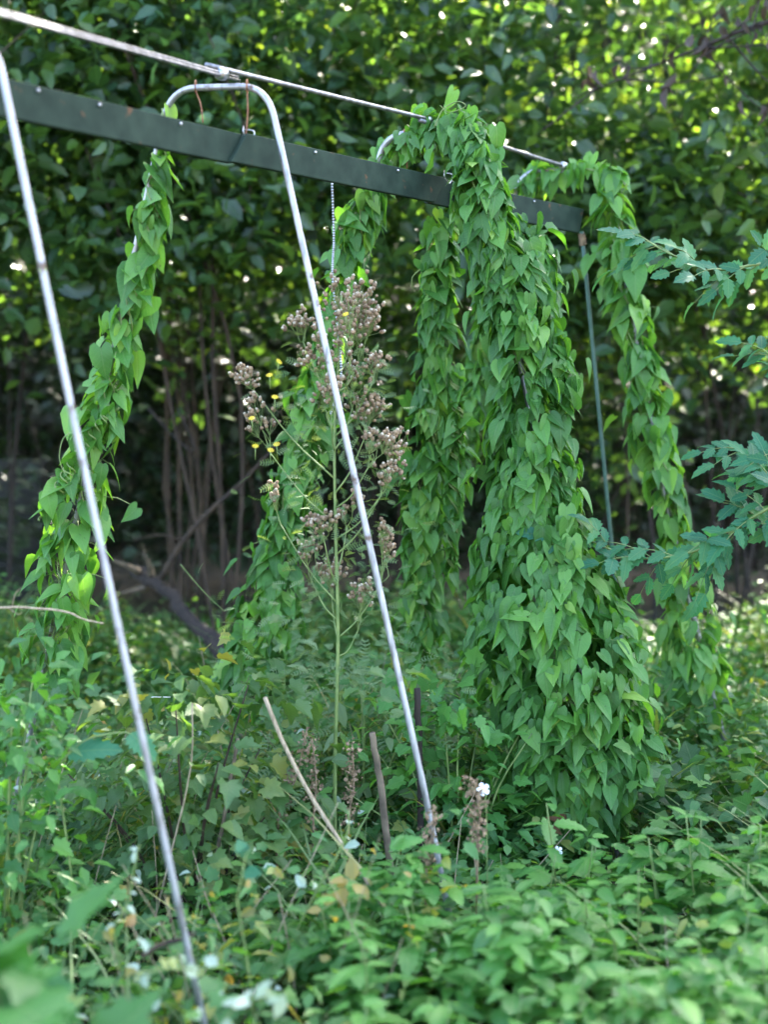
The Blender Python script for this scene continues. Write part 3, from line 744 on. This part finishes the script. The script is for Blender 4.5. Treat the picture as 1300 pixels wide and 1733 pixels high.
# loose tendrils
def tendril(label, pts, Y, r=.002):
    mb = MB(); mb.tube(smooth_path([P(x, y, Y + (z if len(q) > 2 else 0)) for q in pts for x, y, *zz in [q] for z in [zz[0] if zz else 0]], 26), np.linspace(r, r * .5, 26), 5)
    tag(mb.build('tendril', M_STEMG), label, 'tendril', 'loose tendrils')
tendril('curling tendril rising from the top of the thickest column', [(735, 215), (750, 185), (775, 172), (788, 180), (760, 190), (745, 178)], 4.5)
tendril('arched tendril beside the leafy leg at far left', [(118, 732), (105, 745), (100, 775), (108, 800), (118, 812)], 4.0)
tendril('spiral tendril at the edge of the narrower column near its top', [(712, 455), (698, 470), (700, 490), (712, 482), (720, 470)], 4.7)
tendril('thin tendril stretched down to the vine behind the ragwort', [(305, 955), (330, 985), (355, 1012), (380, 1035)], 4.9)

# ------------------------------------------------------------------ seeding ragwort
RY = 4.12
rb = P(566, 1300, RY); rb.z = 0
e = empty('ragwort_plant', rb, 'tall seeding ragwort with brown fluffy seed heads and few yellow flowers', 'plant')
stem = smooth_path([rb, P(567, 1300, RY), P(572, 1080, RY), P(568, 900, RY), P(566, 740, RY), P(572, 620, RY), P(578, 500, RY)], 40)
mb = MB(); mb.tube(stem, np.linspace(.0065, .0025, 40), 8); mb.build('stem', M_STEMG, e)
UMB = [(592, 520, 52, 42, 80), (505, 540, 32, 22, 26), (545, 590, 34, 30, 36), (640, 605, 28, 24, 24), (410, 632, 36, 16, 28), (440, 712, 26, 30, 26), (625, 690, 42, 28, 50), (665, 765, 24, 36, 36), (655, 805, 20, 20, 16), (462, 848, 16, 24, 16), (545, 878, 32, 20, 28), (655, 925, 22, 36, 34), (560, 965, 44, 30, 36), (595, 560, 40, 40, 34), (590, 850, 20, 24, 14), (612, 545, 36, 40, 36), (560, 650, 36, 40, 26), (630, 740, 30, 30, 24), (520, 930, 26, 30, 18), (610, 1000, 40, 40, 24), (600, 640, 30, 30, 20)]
rng = np.random.default_rng(31)
br = MB()
for (x, y, sx, sy, n) in UMB:
    sx, sy, n = sx * 1.3, sy * 1.45, n * .95
    yy = rng.uniform(-.10, .10)
    c = np.array(P(x, y, RY + yy))
    jy = min(39, max(8, int(np.argmin(np.abs(stem[:, 2] - (c[2] - .18 - abs(x - 570) / F_PX * RY * .5))))))
    q = stem[jy]
    hub = c + np.array([(q[0] - c[0]) * .12, 0, -sy / F_PX * RY * 1.2])
    br.tube(smooth_path([q, (q + hub) / 2 + np.array([0, 0, -.02]), hub], 9), np.linspace(.0032, .0016, 9), 5)
    hd, ped = MB(), MB()
    fl = MB()
    for k in range(int(n * 1.7)):
        d3 = norm(rng.normal(size=3)) * rng.random() ** .4
        if k % 12 == 0:
            sub = norm(rng.normal(size=3)) * rng.random() * .8
            fork = hub * .35 + (c + sub * np.array([sx, (sx + sy) / 2, sy]) / F_PX * RY) * .65 + np.array([0, 0, -.012])
            br.tube(smooth_path([hub, (hub + fork) / 2 + rng.normal(size=3) * .006, fork], 5), np.linspace(.0014, .0009, 5), 4, cap=False)
        d3 = d3 * .45 + sub
        p = c + d3 * np.array([sx, (sx + sy) / 2, sy]) / F_PX * RY
        mid = (p + fork) / 2 + rng.normal(size=3) * .004
        br.tube([fork, mid, p], [.0007, .0006, .0006], 3, cap=False)
        up = norm(p - mid + np.array([0, 0, .004]) + rng.normal(size=3) * .004)
        s = rng.uniform(.8, 1.25)
        hd.tube([p, p + up * .005 * s, p + up * .011 * s], [.002 * s, .0062 * s, .005 * s], 6)
        if rng.random() < .42:
            a = p + up * .011 * s
            fl.tube([a, a + up * .003 * s, a + up * .007 * s], [.0030 * s, .0052 * s, .0016], 5)
    cl = hd.build('seed_head_cluster', M_DEAD, e); tag(cl, kind='stuff')
    if fl.n: tag(fl.build('fluff', M_PAPPUS, cl, offset=e.location), kind='stuff')
tag(br.build('branches', M_STEMG, e), kind='stuff')
for (x, y) in ((472, 612), (456, 635), (465, 672), (585, 532), (432, 755), (468, 752), (458, 762), (426, 708)):
    c = np.array(P(x, y, RY - .05 + rng.uniform(-.04, .04)))
    mb = MB(); V = [tuple(c + np.array([0, -.004, 0]))]; Fc = []
    f = norm(np.array([rng.normal(0, .3), -.6, .8])); u = norm(np.cross(f, [1, 0, .2])); v = np.cross(f, u)
    for k in range(11):
        a = k * 2 * math.pi / 11
        for da, rr in ((-.16, .008), (0, .0115), (.16, .008)):
            V.append(tuple(c + (u * math.cos(a + da) + v * math.sin(a + da)) * rr + f * .001))
        Fc += [(0, 1 + 3 * k, 2 + 3 * k), (0, 2 + 3 * k, 3 + 3 * k)]
    mb.add(V, Fc); fo = mb.build('flower_head', M_PETALY, e)
    mb = MB(); mb.tube([c, c - f * .012 - np.array([0, 0, .03])], [.002, .0012], 5); mb.build('flower_stalk', M_STEMG, fo, offset=e.location)
n = 820
zz = rng.random(n) ** 1.5
si = np.clip((zz * 24 + 11).astype(int), 0, 38)
lpz = stem[si] + np.stack([rng.normal(0, .07 + .06 * (1 - zz)), rng.normal(0, .07, n), rng.normal(0, .03, n)], 1)
out = norm(lpz - stem[si]) + np.array([0, 0, -.1]) + rng.normal(size=(n, 3)) * .3
mb = MB(); scatter(mb, ragged(), lpz, out, rng.normal(size=(n, 3)) + np.array([0, -.2, .5]), rng.uniform(.022, .05, n), rng.random(n))
tag(mb.build('leaves', M_RAG, e), kind='stuff')

# ------------------------------------------------------------------ blue-green compound-leaved shrub reaching in from the right
SY = 4.35
tb = P(1560, 1000, SY + .3); tb.z = 0
e = empty('compound_leaf_shrub', tb, 'shrub with blue-green compound toothed leaves reaching in at the right edge', 'shrub')
mb = MB(); trunk = smooth_path([tb + Vector((0, 0, -.1)), P(1550, 900, SY + .3), P(1520, 600, SY + .25), P(1500, 300, SY + .2)], 16)
mb.tube(trunk, np.linspace(.03, .010, 16), 8); mb.build('trunk', M_BARK, e)
BRS = [([(1535, 760), (1400, 810), (1280, 872), (1200, 925), (1090, 945), (1000, 915), (950, 890)], -.05, 23), ([(1515, 560), (1400, 480), (1300, 448), (1220, 456), (1140, 432), (1085, 400)], .15, 13),
       ([(1525, 700), (1400, 770), (1310, 765), (1230, 757)], .1, 7), ([(1520, 690), (1400, 690), (1330, 620), (1290, 590)], .05, 6), ([(1535, 800), (1420, 850), (1330, 830), (1290, 790)], -.1, 8), ([(1540, 830), (1420, 905), (1330, 900), (1260, 860)], 0, 6)]
rng = np.random.default_rng(77)
SERR = [serrate(4, .29, .2, .3), serrate(4, .33, .1, .15), serrate(4, .26, .3, .4)]
PM = leaf_meshes('leaflet', SERR, [.4, .55, .7], M_PINN)
PM_Y = leaf_meshes('young_leaflet', [SERR[0]], [.5], M_NETTLE)
rach = MB()
for bi, (pp, dy, nl) in enumerate(BRS):
    path = smooth_path([P(x, y, SY + dy + .02 * k) for k, (x, y) in enumerate(pp)], 40)
    mb = MB(); mb.tube(path, np.linspace(.0065, .002, 40), 7); bo = mb.build('branch', M_STEMG, e)
    for k in range(nl):
        i = int(12 + (k + .5) / nl * 27)
        q = path[i]; t = norm(path[min(i + 1, 39)] - path[i - 1])
        side = 1 if k % 2 else -1
        d = norm(t * .55 + np.array([rng.normal(0, .2), -.35 * side + rng.normal(0, .3), rng.normal(.22 * side, .35)]))
        if k == nl - 1: d = t
        L = rng.uniform(.11, .17) * (1 if i < 36 else .7)
        ax = [q + d * L * s + np.array([0, 0, -.05 * s * s * L / .2]) for s in np.linspace(0, 1, 6)]
        rach.tube(ax, np.linspace(.0018, .001, 6), 4, cap=False)
        up = norm(np.array([rng.normal(0, .3), -.85 + rng.normal(0, .3), 1.0]))
        lat = norm(np.cross(d, up))
        young = bi == 0 and i > 34
        for s, kk in ((.32, -1), (.32, 1), (.64, -1), (.64, 1), (1.0, 0)):
            b0 = ax[int(s * 5)]
            tip = norm(d * (.6 if kk else 1) + lat * kk * .8 + np.array([0, 0, -.18]) + rng.normal(size=3) * .1)
            ob = bpy.data.objects.new('leaflet', PM_Y[0] if young else PM[int(rng.integers(0, 3))]); COL.objects.link(ob); ob.parent = e
            ob.matrix_basis = leaf_basis(Vector(b0) - e.location, tip, up + rng.normal(size=3) * .18, float(rng.uniform(.054, .086) * (1.15 if kk == 0 else 1) * (.7 if young else 1)))
tag(rach.build('leaf_stalks', M_STEMG, e), kind='stuff')

# ------------------------------------------------------------------ undergrowth
def hfun(x, y):
    """Height of the weeds over the plot."""
    h = .31 + .11 * np.sin(x * 2.3 + y) + .06 * np.sin(x * 5.1 - y * 3)
    def bump(cx, cy, sx, sy, a): return a * np.exp(-((x - cx) / sx) ** 2 - ((y - cy) / sy) ** 2)
    h = h + bump(.15, 4.9, .8, .7, .40) + bump(1.9, 4.6, .5, .9, .10) + bump(1.0, 3.3, .9, .5, .18)
    h = h + bump(.15, 3.35, .25, .2, .16) - bump(.62, 4.0, .4, .4, .22) - bump(1.1, 4.5, .5, .5, .15) + .16 * np.exp(-((y - 7.1) / .7) ** 2)
    h = h - bump(-1.1, 5.8, .45, .7, .3) - bump(-.6, 2.7, .6, .5, .10)
    return np.clip(h, .06, 1.0)
rng = np.random.default_rng(50)
npl = 12000
y = np.sqrt(rng.uniform(1.6 ** 2, 8.2 ** 2, npl)); x = rng.uniform(-1, 1, npl) * (.33 * y + 1.1)
h = hfun(x, y) * rng.uniform(.45, 1.15, npl)
g0 = gz(x, y)
per = 9
typ = rng.integers(0, 4, npl)
X = np.repeat(x, per); Y_ = np.repeat(y, per); Hh = np.repeat(h, per); TY = np.repeat(typ, per); G0 = np.repeat(g0, per)
f = np.tile(np.linspace(.18, 1, per), npl)
ang = np.repeat(rng.uniform(0, 6.28, npl), per) + np.tile(np.arange(per) * 2.4, npl)
lean = np.repeat(rng.normal(0, .12, (npl, 2)), per, 0)
o = np.stack([np.cos(ang), np.sin(ang), 0 * ang], 1)
pos = np.stack([X + lean[:, 0] * f * Hh * 2, Y_ + lean[:, 1] * f * Hh * 2, G0 + f * Hh], 1) + o * rng.uniform(.005, .03, (len(X), 1))
tip = o + np.array([0, 0, .05]) + rng.normal(size=o.shape) * .3
nr = np.array([0, 0, 1.0]) + o * .15 + rng.normal(size=o.shape) * .35
tint = np.clip(np.repeat(rng.normal(.42, .27, npl), per) + rng.normal(0, .12, len(X)), 0, 1)
size = np.repeat(rng.uniform(.7, 1.3, npl), per) * (1.15 - .5 * f)
mb = MB()
for k, (tp, s) in enumerate(((oval(.26, .2, .3), .065), (lobed(), .062), (oval(.16, .2, .4), .075), (oval(.34, .1, .2), .05))):
    m = TY == k
    scatter(mb, tp, pos[m], tip[m], nr[m], size[m] * s, tint[m])
tag(mb.build('undergrowth', M_WEED), 'tangled green weeds covering the whole plot', 'weeds', None, 'stuff')
# grass: green blades everywhere, hay-like tangle in the clearing
ng = 9000
y = np.sqrt(rng.uniform(1.8 ** 2, 7.8 ** 2, ng)); x = rng.uniform(-1, 1, ng) * (.32 * y + .8)
clear = rng.random(ng) < .28
x = np.where(clear, rng.normal(-1.1, .35, ng), x); y = np.where(clear, rng.normal(5.7, .55, ng), y)
L = np.where(clear, rng.uniform(.2, .5, ng), hfun(x, y) * rng.uniform(.6, 1.7, ng))
a = rng.uniform(0, 6.28, ng)
flat = np.where(clear, 1.6, .35)
tip = np.stack([np.cos(a) * flat, np.sin(a) * flat, np.where(clear, .35, 1.0)], 1)
nr = np.stack([-np.cos(a), -np.sin(a), .6 + 0 * a], 1)
mb = MB(); scatter(mb, blade(.009, .5), np.stack([x, y, gz(x, y) + np.where(clear, rng.uniform(0, .1, ng), 0)], 1), tip, nr, L, np.clip(rng.normal(.35, .25, ng) + clear * .15, 0, 1))
tag(mb.build('grass', M_GRASS), 'thin grass blades and dry straw among the weeds', 'grass', None, 'stuff')

rng = np.random.default_rng(58)
mb = MB()
for i in range(110):
    yy = rng.uniform(2.4, 5.6); xx = rng.uniform(-1, .75) * (.29 * yy)
    hh = float(hfun(xx, yy)) * rng.uniform(.8, 1.55)
    a = rng.uniform(0, 6.28); ln = rng.uniform(.05, .75) * hh
    q0 = np.array([xx, yy, gz(xx, yy) - .02]); q2 = q0 + np.array([math.cos(a) * ln, math.sin(a) * ln, hh])
    mb.tube(smooth_path([q0, (q0 + q2) / 2 + rng.normal(size=3) * .02, q2], 6), np.linspace(.0022, .0010, 6), 4, cap=False)
tag(mb.build('dry_stalks', M_DRY), 'thin dry straw-coloured stalks sticking up among the weeds', 'stalks', None, 'stuff')
# pale undersides and yellowed leaves caught in the weeds
n = 330
y = rng.uniform(2.3, 5.2, n); x = rng.uniform(-1, .2, n) * (.30 * y)
z = gz(x, y) + hfun(x, y) * rng.uniform(.6, 1.15, n)
for mat, k, nm, lb in ((M_SILVER, 0, 'pale_leaf_litter', 'pale turned-over leaves scattered through the weeds at left'), (M_GOLD, 1, 'yellow_leaf_litter', 'yellowed leaves scattered through the weeds at left')):
    m = (np.arange(n) % 3 == 0) if k == 0 else (np.arange(n) % 3 == 1)
    mb = MB(); scatter(mb, oval(.3, .4, .4), np.stack([x, y, z], 1)[m], rng.normal(size=(m.sum(), 3)), rng.normal(size=(m.sum(), 3)) * .6 + np.array([0, -.3, .7]), rng.uniform(.018, .042, m.sum()), rng.random(m.sum()))
    tag(mb.build(nm, mat), lb, 'leaf litter', None, 'stuff')

# ------------------------------------------------------------------ nettles in the lower right
rng = np.random.default_rng(90)
NV = [serrate(6, .30, .18, .25), serrate(6, .27, .25, .15), serrate(5, .33, .1, .35)]
NM = leaf_meshes('nettle_leaf', NV, [.35, .55, .75], M_NETTLE)
NST = []
for k in range(3):
    mb = MB(); mb.tube(smooth_path([(0, 0, -.05), (.01 * k, .012, .25), (.02 - .015 * k, -.01, .5)], 8), np.linspace(.0035, .0018, 8), 5)
    me = mb.mesh('nettle_stem'); me.materials.append(M_STEMG); NST.append(me)
nm = 7000
y = rng.uniform(1.9, 3.75, nm); x = rng.uniform(-.5, .36 * 3.7, nm)
ok = (x < .36 * y + .15) & (x > -.25 + .25 * np.sin(y * 5) + (y - 2.2) * .12) & ~((y > 3.4) & (x < .3))
x, y = x[ok], y[ok]; nm = len(x)
top = .36 + .08 * np.sin(x * 6 + y * 4) + .06 * np.sin(x * 13 - y * 7)
a = rng.uniform(0, 6.28, nm); f = rng.random(nm) ** .45
mb = MB(); wh = rng.integers(0, 3, nm)
pos = np.stack([x, y, gz(x, y) + .08 + (top - .08) * f], 1); tp_ = np.stack([np.cos(a), np.sin(a), rng.normal(0, .2, nm)], 1); nn_ = rng.normal(size=(nm, 3)) * .25 + np.array([0, 0, 1.0])
for k in range(3):
    m = wh == k
    scatter(mb, NV[k], pos[m], tp_[m], nn_[m], rng.uniform(.045, .095, m.sum()), np.clip(rng.normal(.5, .28, m.sum()), 0, 1))
tag(mb.build('nettle_leaves', M_NETTLE), 'mound of small nettle leaves along the bottom of the picture', 'nettles', None, 'stuff')
def nettle(x, y, hgt, label, group):
    r = empty('nettle_plant', (x, y, float(gz(x, y))), label, 'nettle', group)
    st = bpy.data.objects.new('stem', NST[int(rng.integers(0, 3))]); COL.objects.link(st); st.parent = r; st.scale = (1, 1, hgt / .5)
    a0 = rng.uniform(0, 6.28)
    nn = 6
    for i in range(nn):
        f = .38 + .62 * i / (nn - 1)
        for s in (0, 1):
            a = a0 + i * math.pi / 2 + s * math.pi + rng.normal(0, .2)
            o = Vector((math.cos(a), math.sin(a), .12 + rng.normal(0, .18)))
            ob = bpy.data.objects.new('leaf', NM[int(rng.integers(0, 3))]); COL.objects.link(ob); ob.parent = r
            sz = (.10 if i < 4 else .10 - .026 * (i - 3)) * rng.uniform(.8, 1.2)
            ob.matrix_basis = leaf_basis((o.x * .012, o.y * .012, f * hgt), o, Vector((o.x * .1, o.y * .1, 1)) + Vector(rng.normal(0, .15, 3)), sz)
spots = []
tries = 0
while len(spots) < 62 and tries < 6000:
    tries += 1
    yy = rng.uniform(2.15, 3.7); xx = rng.uniform(-.25, .34 * yy + .05)
    if xx < -.1 + (3.0 - yy) * .15 and yy > 2.6: continue
    if yy > 3.3 and xx < .35: continue
    if all((xx - a) ** 2 + (yy - b) ** 2 > .012 for a, b in spots): spots.append((xx, yy))
for xx, yy in spots:
    nettle(xx, yy, float(rng.uniform(.36, .50) + .10 * max(0, xx - .4)), 'bright green nettle in the crowd filling the lower right foreground', 'nettles in the lower right foreground')

# ------------------------------------------------------------------ small bushes and single plants
def bush(name, label, cat, x, y, rx, ry, h, n, tmpls, size, mat, seed, stems=8, z0=.12, stemmat=M_STEMG, per=6, spread=.05):
    rng = np.random.default_rng(seed)
    root = empty(name, (x, y, float(gz(x, y))), label, cat)
    nc = n // per
    d = rng.normal(size=(nc, 3)) * .5
    c = np.stack([x + d[:, 0] * rx, y + d[:, 1] * ry, z0 + (h - z0) * rng.random(nc) ** .8], 1)
    pos = np.repeat(c, per, 0) + rng.normal(size=(nc * per, 3)) * spread
    o = norm(pos - np.array([x, y, h * .4]))
    tip = o * np.array([1, 1, .3]) + rng.normal(size=pos.shape) * .4 + np.array([0, 0, -.25])
    nr = np.array([0, -.25, .9]) + o * .4 + rng.normal(size=pos.shape) * .3
    mb = MB(); wh = rng.integers(0, len(tmpls), len(pos)); tint = np.clip(np.repeat(rng.normal(.45, .25, nc), per) + rng.normal(0, .1, len(pos)), 0, 1)
    for k, t in enumerate(tmpls):
        s = wh == k; scatter(mb, t, pos[s], tip[s], nr[s], size * rng.uniform(.6, 1.2, s.sum()), tint[s])
    tag(mb.build('foliage', mat, root), kind='stuff')
    for i in range(stems):
        q = c[rng.integers(0, nc)]
        m1 = MB(); m1.tube(smooth_path([(x + rng.normal(0, .03), y + rng.normal(0, .03), -.05), ((x + q[0]) / 2, (y + q[1]) / 2, q[2] * .6), tuple(q)], 8), np.linspace(.006, .002, 8), 5); m1.build('stem', stemmat, root)
    return root
p = P(300, 1300, 3.95); bush('currant_bush', 'low bush with lobed yellowing leaves below the vine behind the ragwort', 'bush', p.x + .02, 3.98, .42, .25, .80, 560, [lobed(.35, .3), lobed(.5, .5), oval(.33, .3, .3)], .060, M_CURRANT, 201, 10, stemmat=M_BARK)
p = P(30, 1300, 3.45); bush('weedy_bush', 'bright leafy bush at the left edge under the vine', 'bush', p.x - .06, 3.5, .22, .2, .86, 480, [oval(.3, .2, .3), oval(.22, .3, .4), lobed(.3, .4)], .052, M_NETTLE, 202, 8)
p = P(620, 1200, 4.7); bush('weedy_bush', 'grey-green weed clump around the foot of the ragwort', 'weed', p.x, 4.5, .34, .2, .66, 360, [ragged(), oval(.2, .2, .3)], .08, M_RAG, 203, 10)
p = P(1230, 1300, 4.7); bush('weedy_bush', 'low leafy clump at the right edge below the slender vine', 'weed', p.x, 4.4, .4, .3, .40, 420, [oval(.32, .2, .3), lobed()], .07, M_WEED, 204, 10)
p = P(60, 1660, 2.35); bush('broad_leaved_weed', 'blurred broad-leaved weed in the lower left corner', 'weed', p.x - .04, 2.3, .16, .14, .70, 60, [lobed(.1, .3)], .13, M_NETTLE, 205, 5, per=2, z0=.35)
p = P(770, 1250, 4.35); bush('weedy_bush', 'tangle of bright weeds between the bare leg and the thick leafy column', 'weed', p.x, 4.3, .26, .2, .66, 420, [oval(.3, .2, .3), oval(.2, .2, .4), lobed()], .06, M_NETTLE, 206, 14)
bush('evergreen_bush', 'low dark bush in the shade at the far left in front of the wall', 'bush', -2.75, 8.75, .9, .3, 1.0, 900, OV, .10, M_DARK, 207, 6, stemmat=M_BARKD, spread=.12)
def sprig(label, pts, Y, mat, size, tmpl, stemmat, seed, nl=9, name='leafy_sprig', cat='sprig'):
    rng = np.random.default_rng(seed)
    path = smooth_path([P(xx, yy, Y) for xx, yy in pts], 20)
    root = empty(name, Vector(path[0]), label, cat)
    mb = MB(); foot = path[0].copy(); foot[2] = -.03; foot[0] += .03
    mb.tube(np.vstack([smooth_path([foot, (foot + path[0]) / 2 + np.array([.02, 0, 0]), path[0]], 6)[:-1], path]), np.linspace(.003, .0015, 25), 5); mb.build('stem', stemmat, root)
    V, T = tmpl
    m = MB(); m.add(V, [tuple(t) for t in T], .5, V); me = m.mesh('leaf'); me.materials.append(mat)
    for k in range(nl):
        q = path[int((k + .5) / nl * 19.5)]
        tip = rng.normal(size=3) * np.array([.8, .5, .4]) + np.array([0, 0, .1])
        ob = bpy.data.objects.new('leaf', me); COL.objects.link(ob); ob.parent = root
        ob.matrix_basis = leaf_basis(Vector(q) - root.location, tip, Vector((0, -.5, 1)) + Vector(rng.normal(0, .3, 3)), float(size * rng.uniform(.7, 1.2)))
sprig('silvery-white leaves beside the foot of the nearest bare leg', [(235, 1650), (280, 1640), (330, 1640), (375, 1635)], 2.72, M_SILVER, .042, oval(.3, .2, .2), M_STEMG, 301, 8)
sprig('silvery-white leaves at the bottom edge near the nearest bare leg', [(380, 1725), (410, 1695), (440, 1690), (490, 1680)], 2.6, M_SILVER, .045, oval(.26, .2, .2), M_STEMG, 302, 9)
sprig('pale bluish leaves among the weeds at lower left', [(190, 1570), (215, 1530), (225, 1480), (235, 1430)], 3.0, M_SILVER, .026, oval(.3, .2, .2), M_STEMG, 303, 7)
sprig('ochre and yellow leaves on a low plant below the leaning stick', [(545, 1540), (575, 1520), (590, 1490), (610, 1500)], 3.2, M_GOLD, .045, oval(.33, .2, .3), M_STEMG, 304, 12)
sprig('large blurred blue-green leaf arching over the straw clearing', [(95, 1300), (140, 1255), (200, 1240), (235, 1245)], 3.5, M_PINN, .12, serrate(6, .34, .1, .3), M_STEMG, 305, 3)
sprig('three rounded blue-green leaves in front of the currant bush', [(400, 1520), (410, 1480), (415, 1450), (425, 1435)], 3.0, M_PINN, .06, oval(.38, .1, .2), M_STEMG, 306, 4)
sprig('reddish brown dying leaves at the foot of the thick leafy column', [(920, 1420), (935, 1400), (945, 1390), (955, 1405)], 4.3, M_BROWN, .055, oval(.3, .5, .5), M_DRY, 307, 5)

# dry sticks, dead stalks, stubs
def stick(name, label, pts, r0, r1, mat, cat, group=None, extra=None, foot=0):
    pp = [P(*q) for q in pts]
    if foot:                                                   # carry the lower end (first or last) on into the soil
        a, b = (pp[0], pp[1]) if foot == 1 else (pp[-1], pp[-2])
        d = (a - b).normalized(); f = a + d * min((a.z + .04) / max(-d.z, .05), 1.2)
        pp = [f] + pp if foot == 1 else pp + [f]
    path = smooth_path(pp, 16)
    path[1:-1] += np.random.default_rng(len(label)).normal(size=(14, 3)) * r0 * .12
    mb = MB(); mb.tube(path, np.linspace(r0, r1, 16), 7)
    if extra:
        for q in extra: mb.tube(smooth_path([P(*k) for k in q], 6), np.linspace(r1 * .8, r1 * .3, 6), 5)
    return tag(mb.build(name, mat), label, cat, group)
stick('leaning_stick', 'long dry stick leaning down across the weeds below the ragwort vine', [(448, 1180, 3.72), (485, 1270, 3.7), (540, 1370, 3.66), (615, 1482, 3.6)], .0058, .005, M_DRY, 'stick', foot=2)
stick('dry_twig', 'thin dry curled stem crossing the vine at far left', [(-30, 1030, 3.6), (40, 1028, 3.6), (110, 1035, 3.6), (140, 1048, 3.6), (175, 1055, 3.6)], .0035, .0018, M_DRY, 'stem', None, [[(20, 1025, 3.6), (25, 1005, 3.6), (35, 995, 3.6)], [(12, 1028, 3.6), (30, 1040, 3.6), (36, 1035, 3.6)]])
stick('broken_stub', 'broken grey-brown wooden stub standing behind the bare leg', [(655, 1420, 3.9), (645, 1330, 3.9), (638, 1290, 3.9), (630, 1240, 3.9)], .011, .009, M_GREYWOOD, 'stub', foot=1)
stick('dark_post', 'short dark post just behind the lower end of the bare leg', [(712, 1420, 4.2), (711, 1320, 4.2), (709, 1250, 4.2), (706, 1165, 4.2)], .010, .010, M_BARKD, 'post', foot=1)
stick('yellow_stalk', 'thin yellowish stalk slanting through the weeds under the ragwort', [(500, 1580, 3.3), (540, 1500, 3.3), (585, 1420, 3.3), (590, 1370, 3.3)], .0035, .002, M_STEMG, 'stalk', foot=1)
stick('yellow_stalk', 'thin straight straw-coloured stalk in the currant bush', [(295, 1420, 3.7), (315, 1340, 3.7), (325, 1270, 3.7), (325, 1190, 3.7)], .003, .0018, M_DRY, 'stalk', foot=1)
stick('grey_stake', 'thin grey stick standing in the currant bush', [(365, 1450, 3.85), (378, 1390, 3.85), (390, 1320, 3.85), (402, 1250, 3.85)], .006, .005, M_GREYWOOD, 'stick', foot=1)
stick('dry_twig', 'dark dry twig lying on the weeds at lower left', [(240, 1620, 2.9), (270, 1600, 2.9), (300, 1592, 2.9), (330, 1580, 2.9)], .006, .004, M_BARK, 'twig')
stick('pale_string', 'short pale string stretched behind the nearest bare leg', [(225, 1180, 4.3), (245, 1180, 4.3), (266, 1180, 4.3), (288, 1180, 4.3)], .0018, .0018, M_STRING, 'string')
rng = np.random.default_rng(66)
for i, (x0, y0, x1, y1, lb) in enumerate(((470, 1400, 520, 1230, 'dark brown dock seed stalk crossed by the leaning stick'), (530, 1400, 528, 1250, 'dark brown dock seed stalk left of the ragwort stem'), (590, 1400, 596, 1260, 'dark brown dock seed stalk right of the ragwort stem'), (722, 1460, 732, 1370, 'brown dock seed stalk against the foot of the bare leg'), (808, 1440, 803, 1320, 'thick dead brown dock stalk beside the small white flower'))):
    Y = 3.9 if i < 3 else 3.5
    a, b = P(x0, y0, Y), P(x1, y1, Y)
    root = empty('dock_stalk', (a.x, a.y, 0), lb, 'stalk', 'dead dock stalks')
    mb = MB(); mb.tube(smooth_path([(a.x, a.y, -.03), a, a.lerp(b, .5) + Vector((.01, 0, 0)), b], 12), np.linspace(.004, .0018, 12), 5); mb.build('stem', M_DEAD, root)
    mb = MB(); n = 150 if i < 4 else 230
    t = rng.random(n); pos = np.array([tuple(a.lerp(b, float(s))) for s in t]) + rng.normal(size=(n, 3)) * np.array([.012, .012, .01])
    scatter(mb, oval(.45, .3, .2), pos, rng.normal(size=(n, 3)), rng.normal(size=(n, 3)), rng.uniform(.006, .014, n), .5)
    M_DOCK = M_WITH if i else M_WITH
    tag(mb.build('seeds', M_DEAD, root), kind='stuff')

def white_flower(label, x, y, Y, s):
    c = np.array(P(x, y, Y))
    root = empty('white_flower', (c[0], c[1], 0), label, 'flower')
    f = norm(np.array([.2, -1, .45])); u = norm(np.cross(f, [0, 0, 1])); v = np.cross(f, u)
    for k in range(5):
        a = k * 2 * math.pi / 5; V, Fc = [], []
        for i, (rr, wd, dz) in enumerate(((.1, .06, 0), (.5, .32, .08), (.85, .36, .15), (1.0, .15, .12))):
            for sg in (-1, 1):
                V.append(tuple(c + ((u * math.cos(a) + v * math.sin(a)) * rr + (-u * math.sin(a) + v * math.cos(a)) * sg * wd + f * dz) * s))
            if i: Fc.append((2 * i - 2, 2 * i - 1, 2 * i + 1, 2 * i))
        mb = MB(); mb.add(V, Fc); mb.build('petal', M_PETALW, root)
    mb = MB(); mb.tube([c, c + f * s * .12, c + f * s * .22], [s * .18, s * .16, s * .05], 8); mb.build('flower_centre', M_PETALY, root)
    mb = MB(); mb.tube(smooth_path([c - f * .004, c + np.array([.01, .02, -.06]), (c[0] + .02, c[1] + .03, -.02)], 8), .0016, 5); mb.build('stem', M_STEMG, root)
white_flower('single white flower beside the thick dead brown stalk', 818, 1336, 3.6, .017)
white_flower('small white flower at the foot of the thick leafy column', 945, 1440, 4.1, .014)
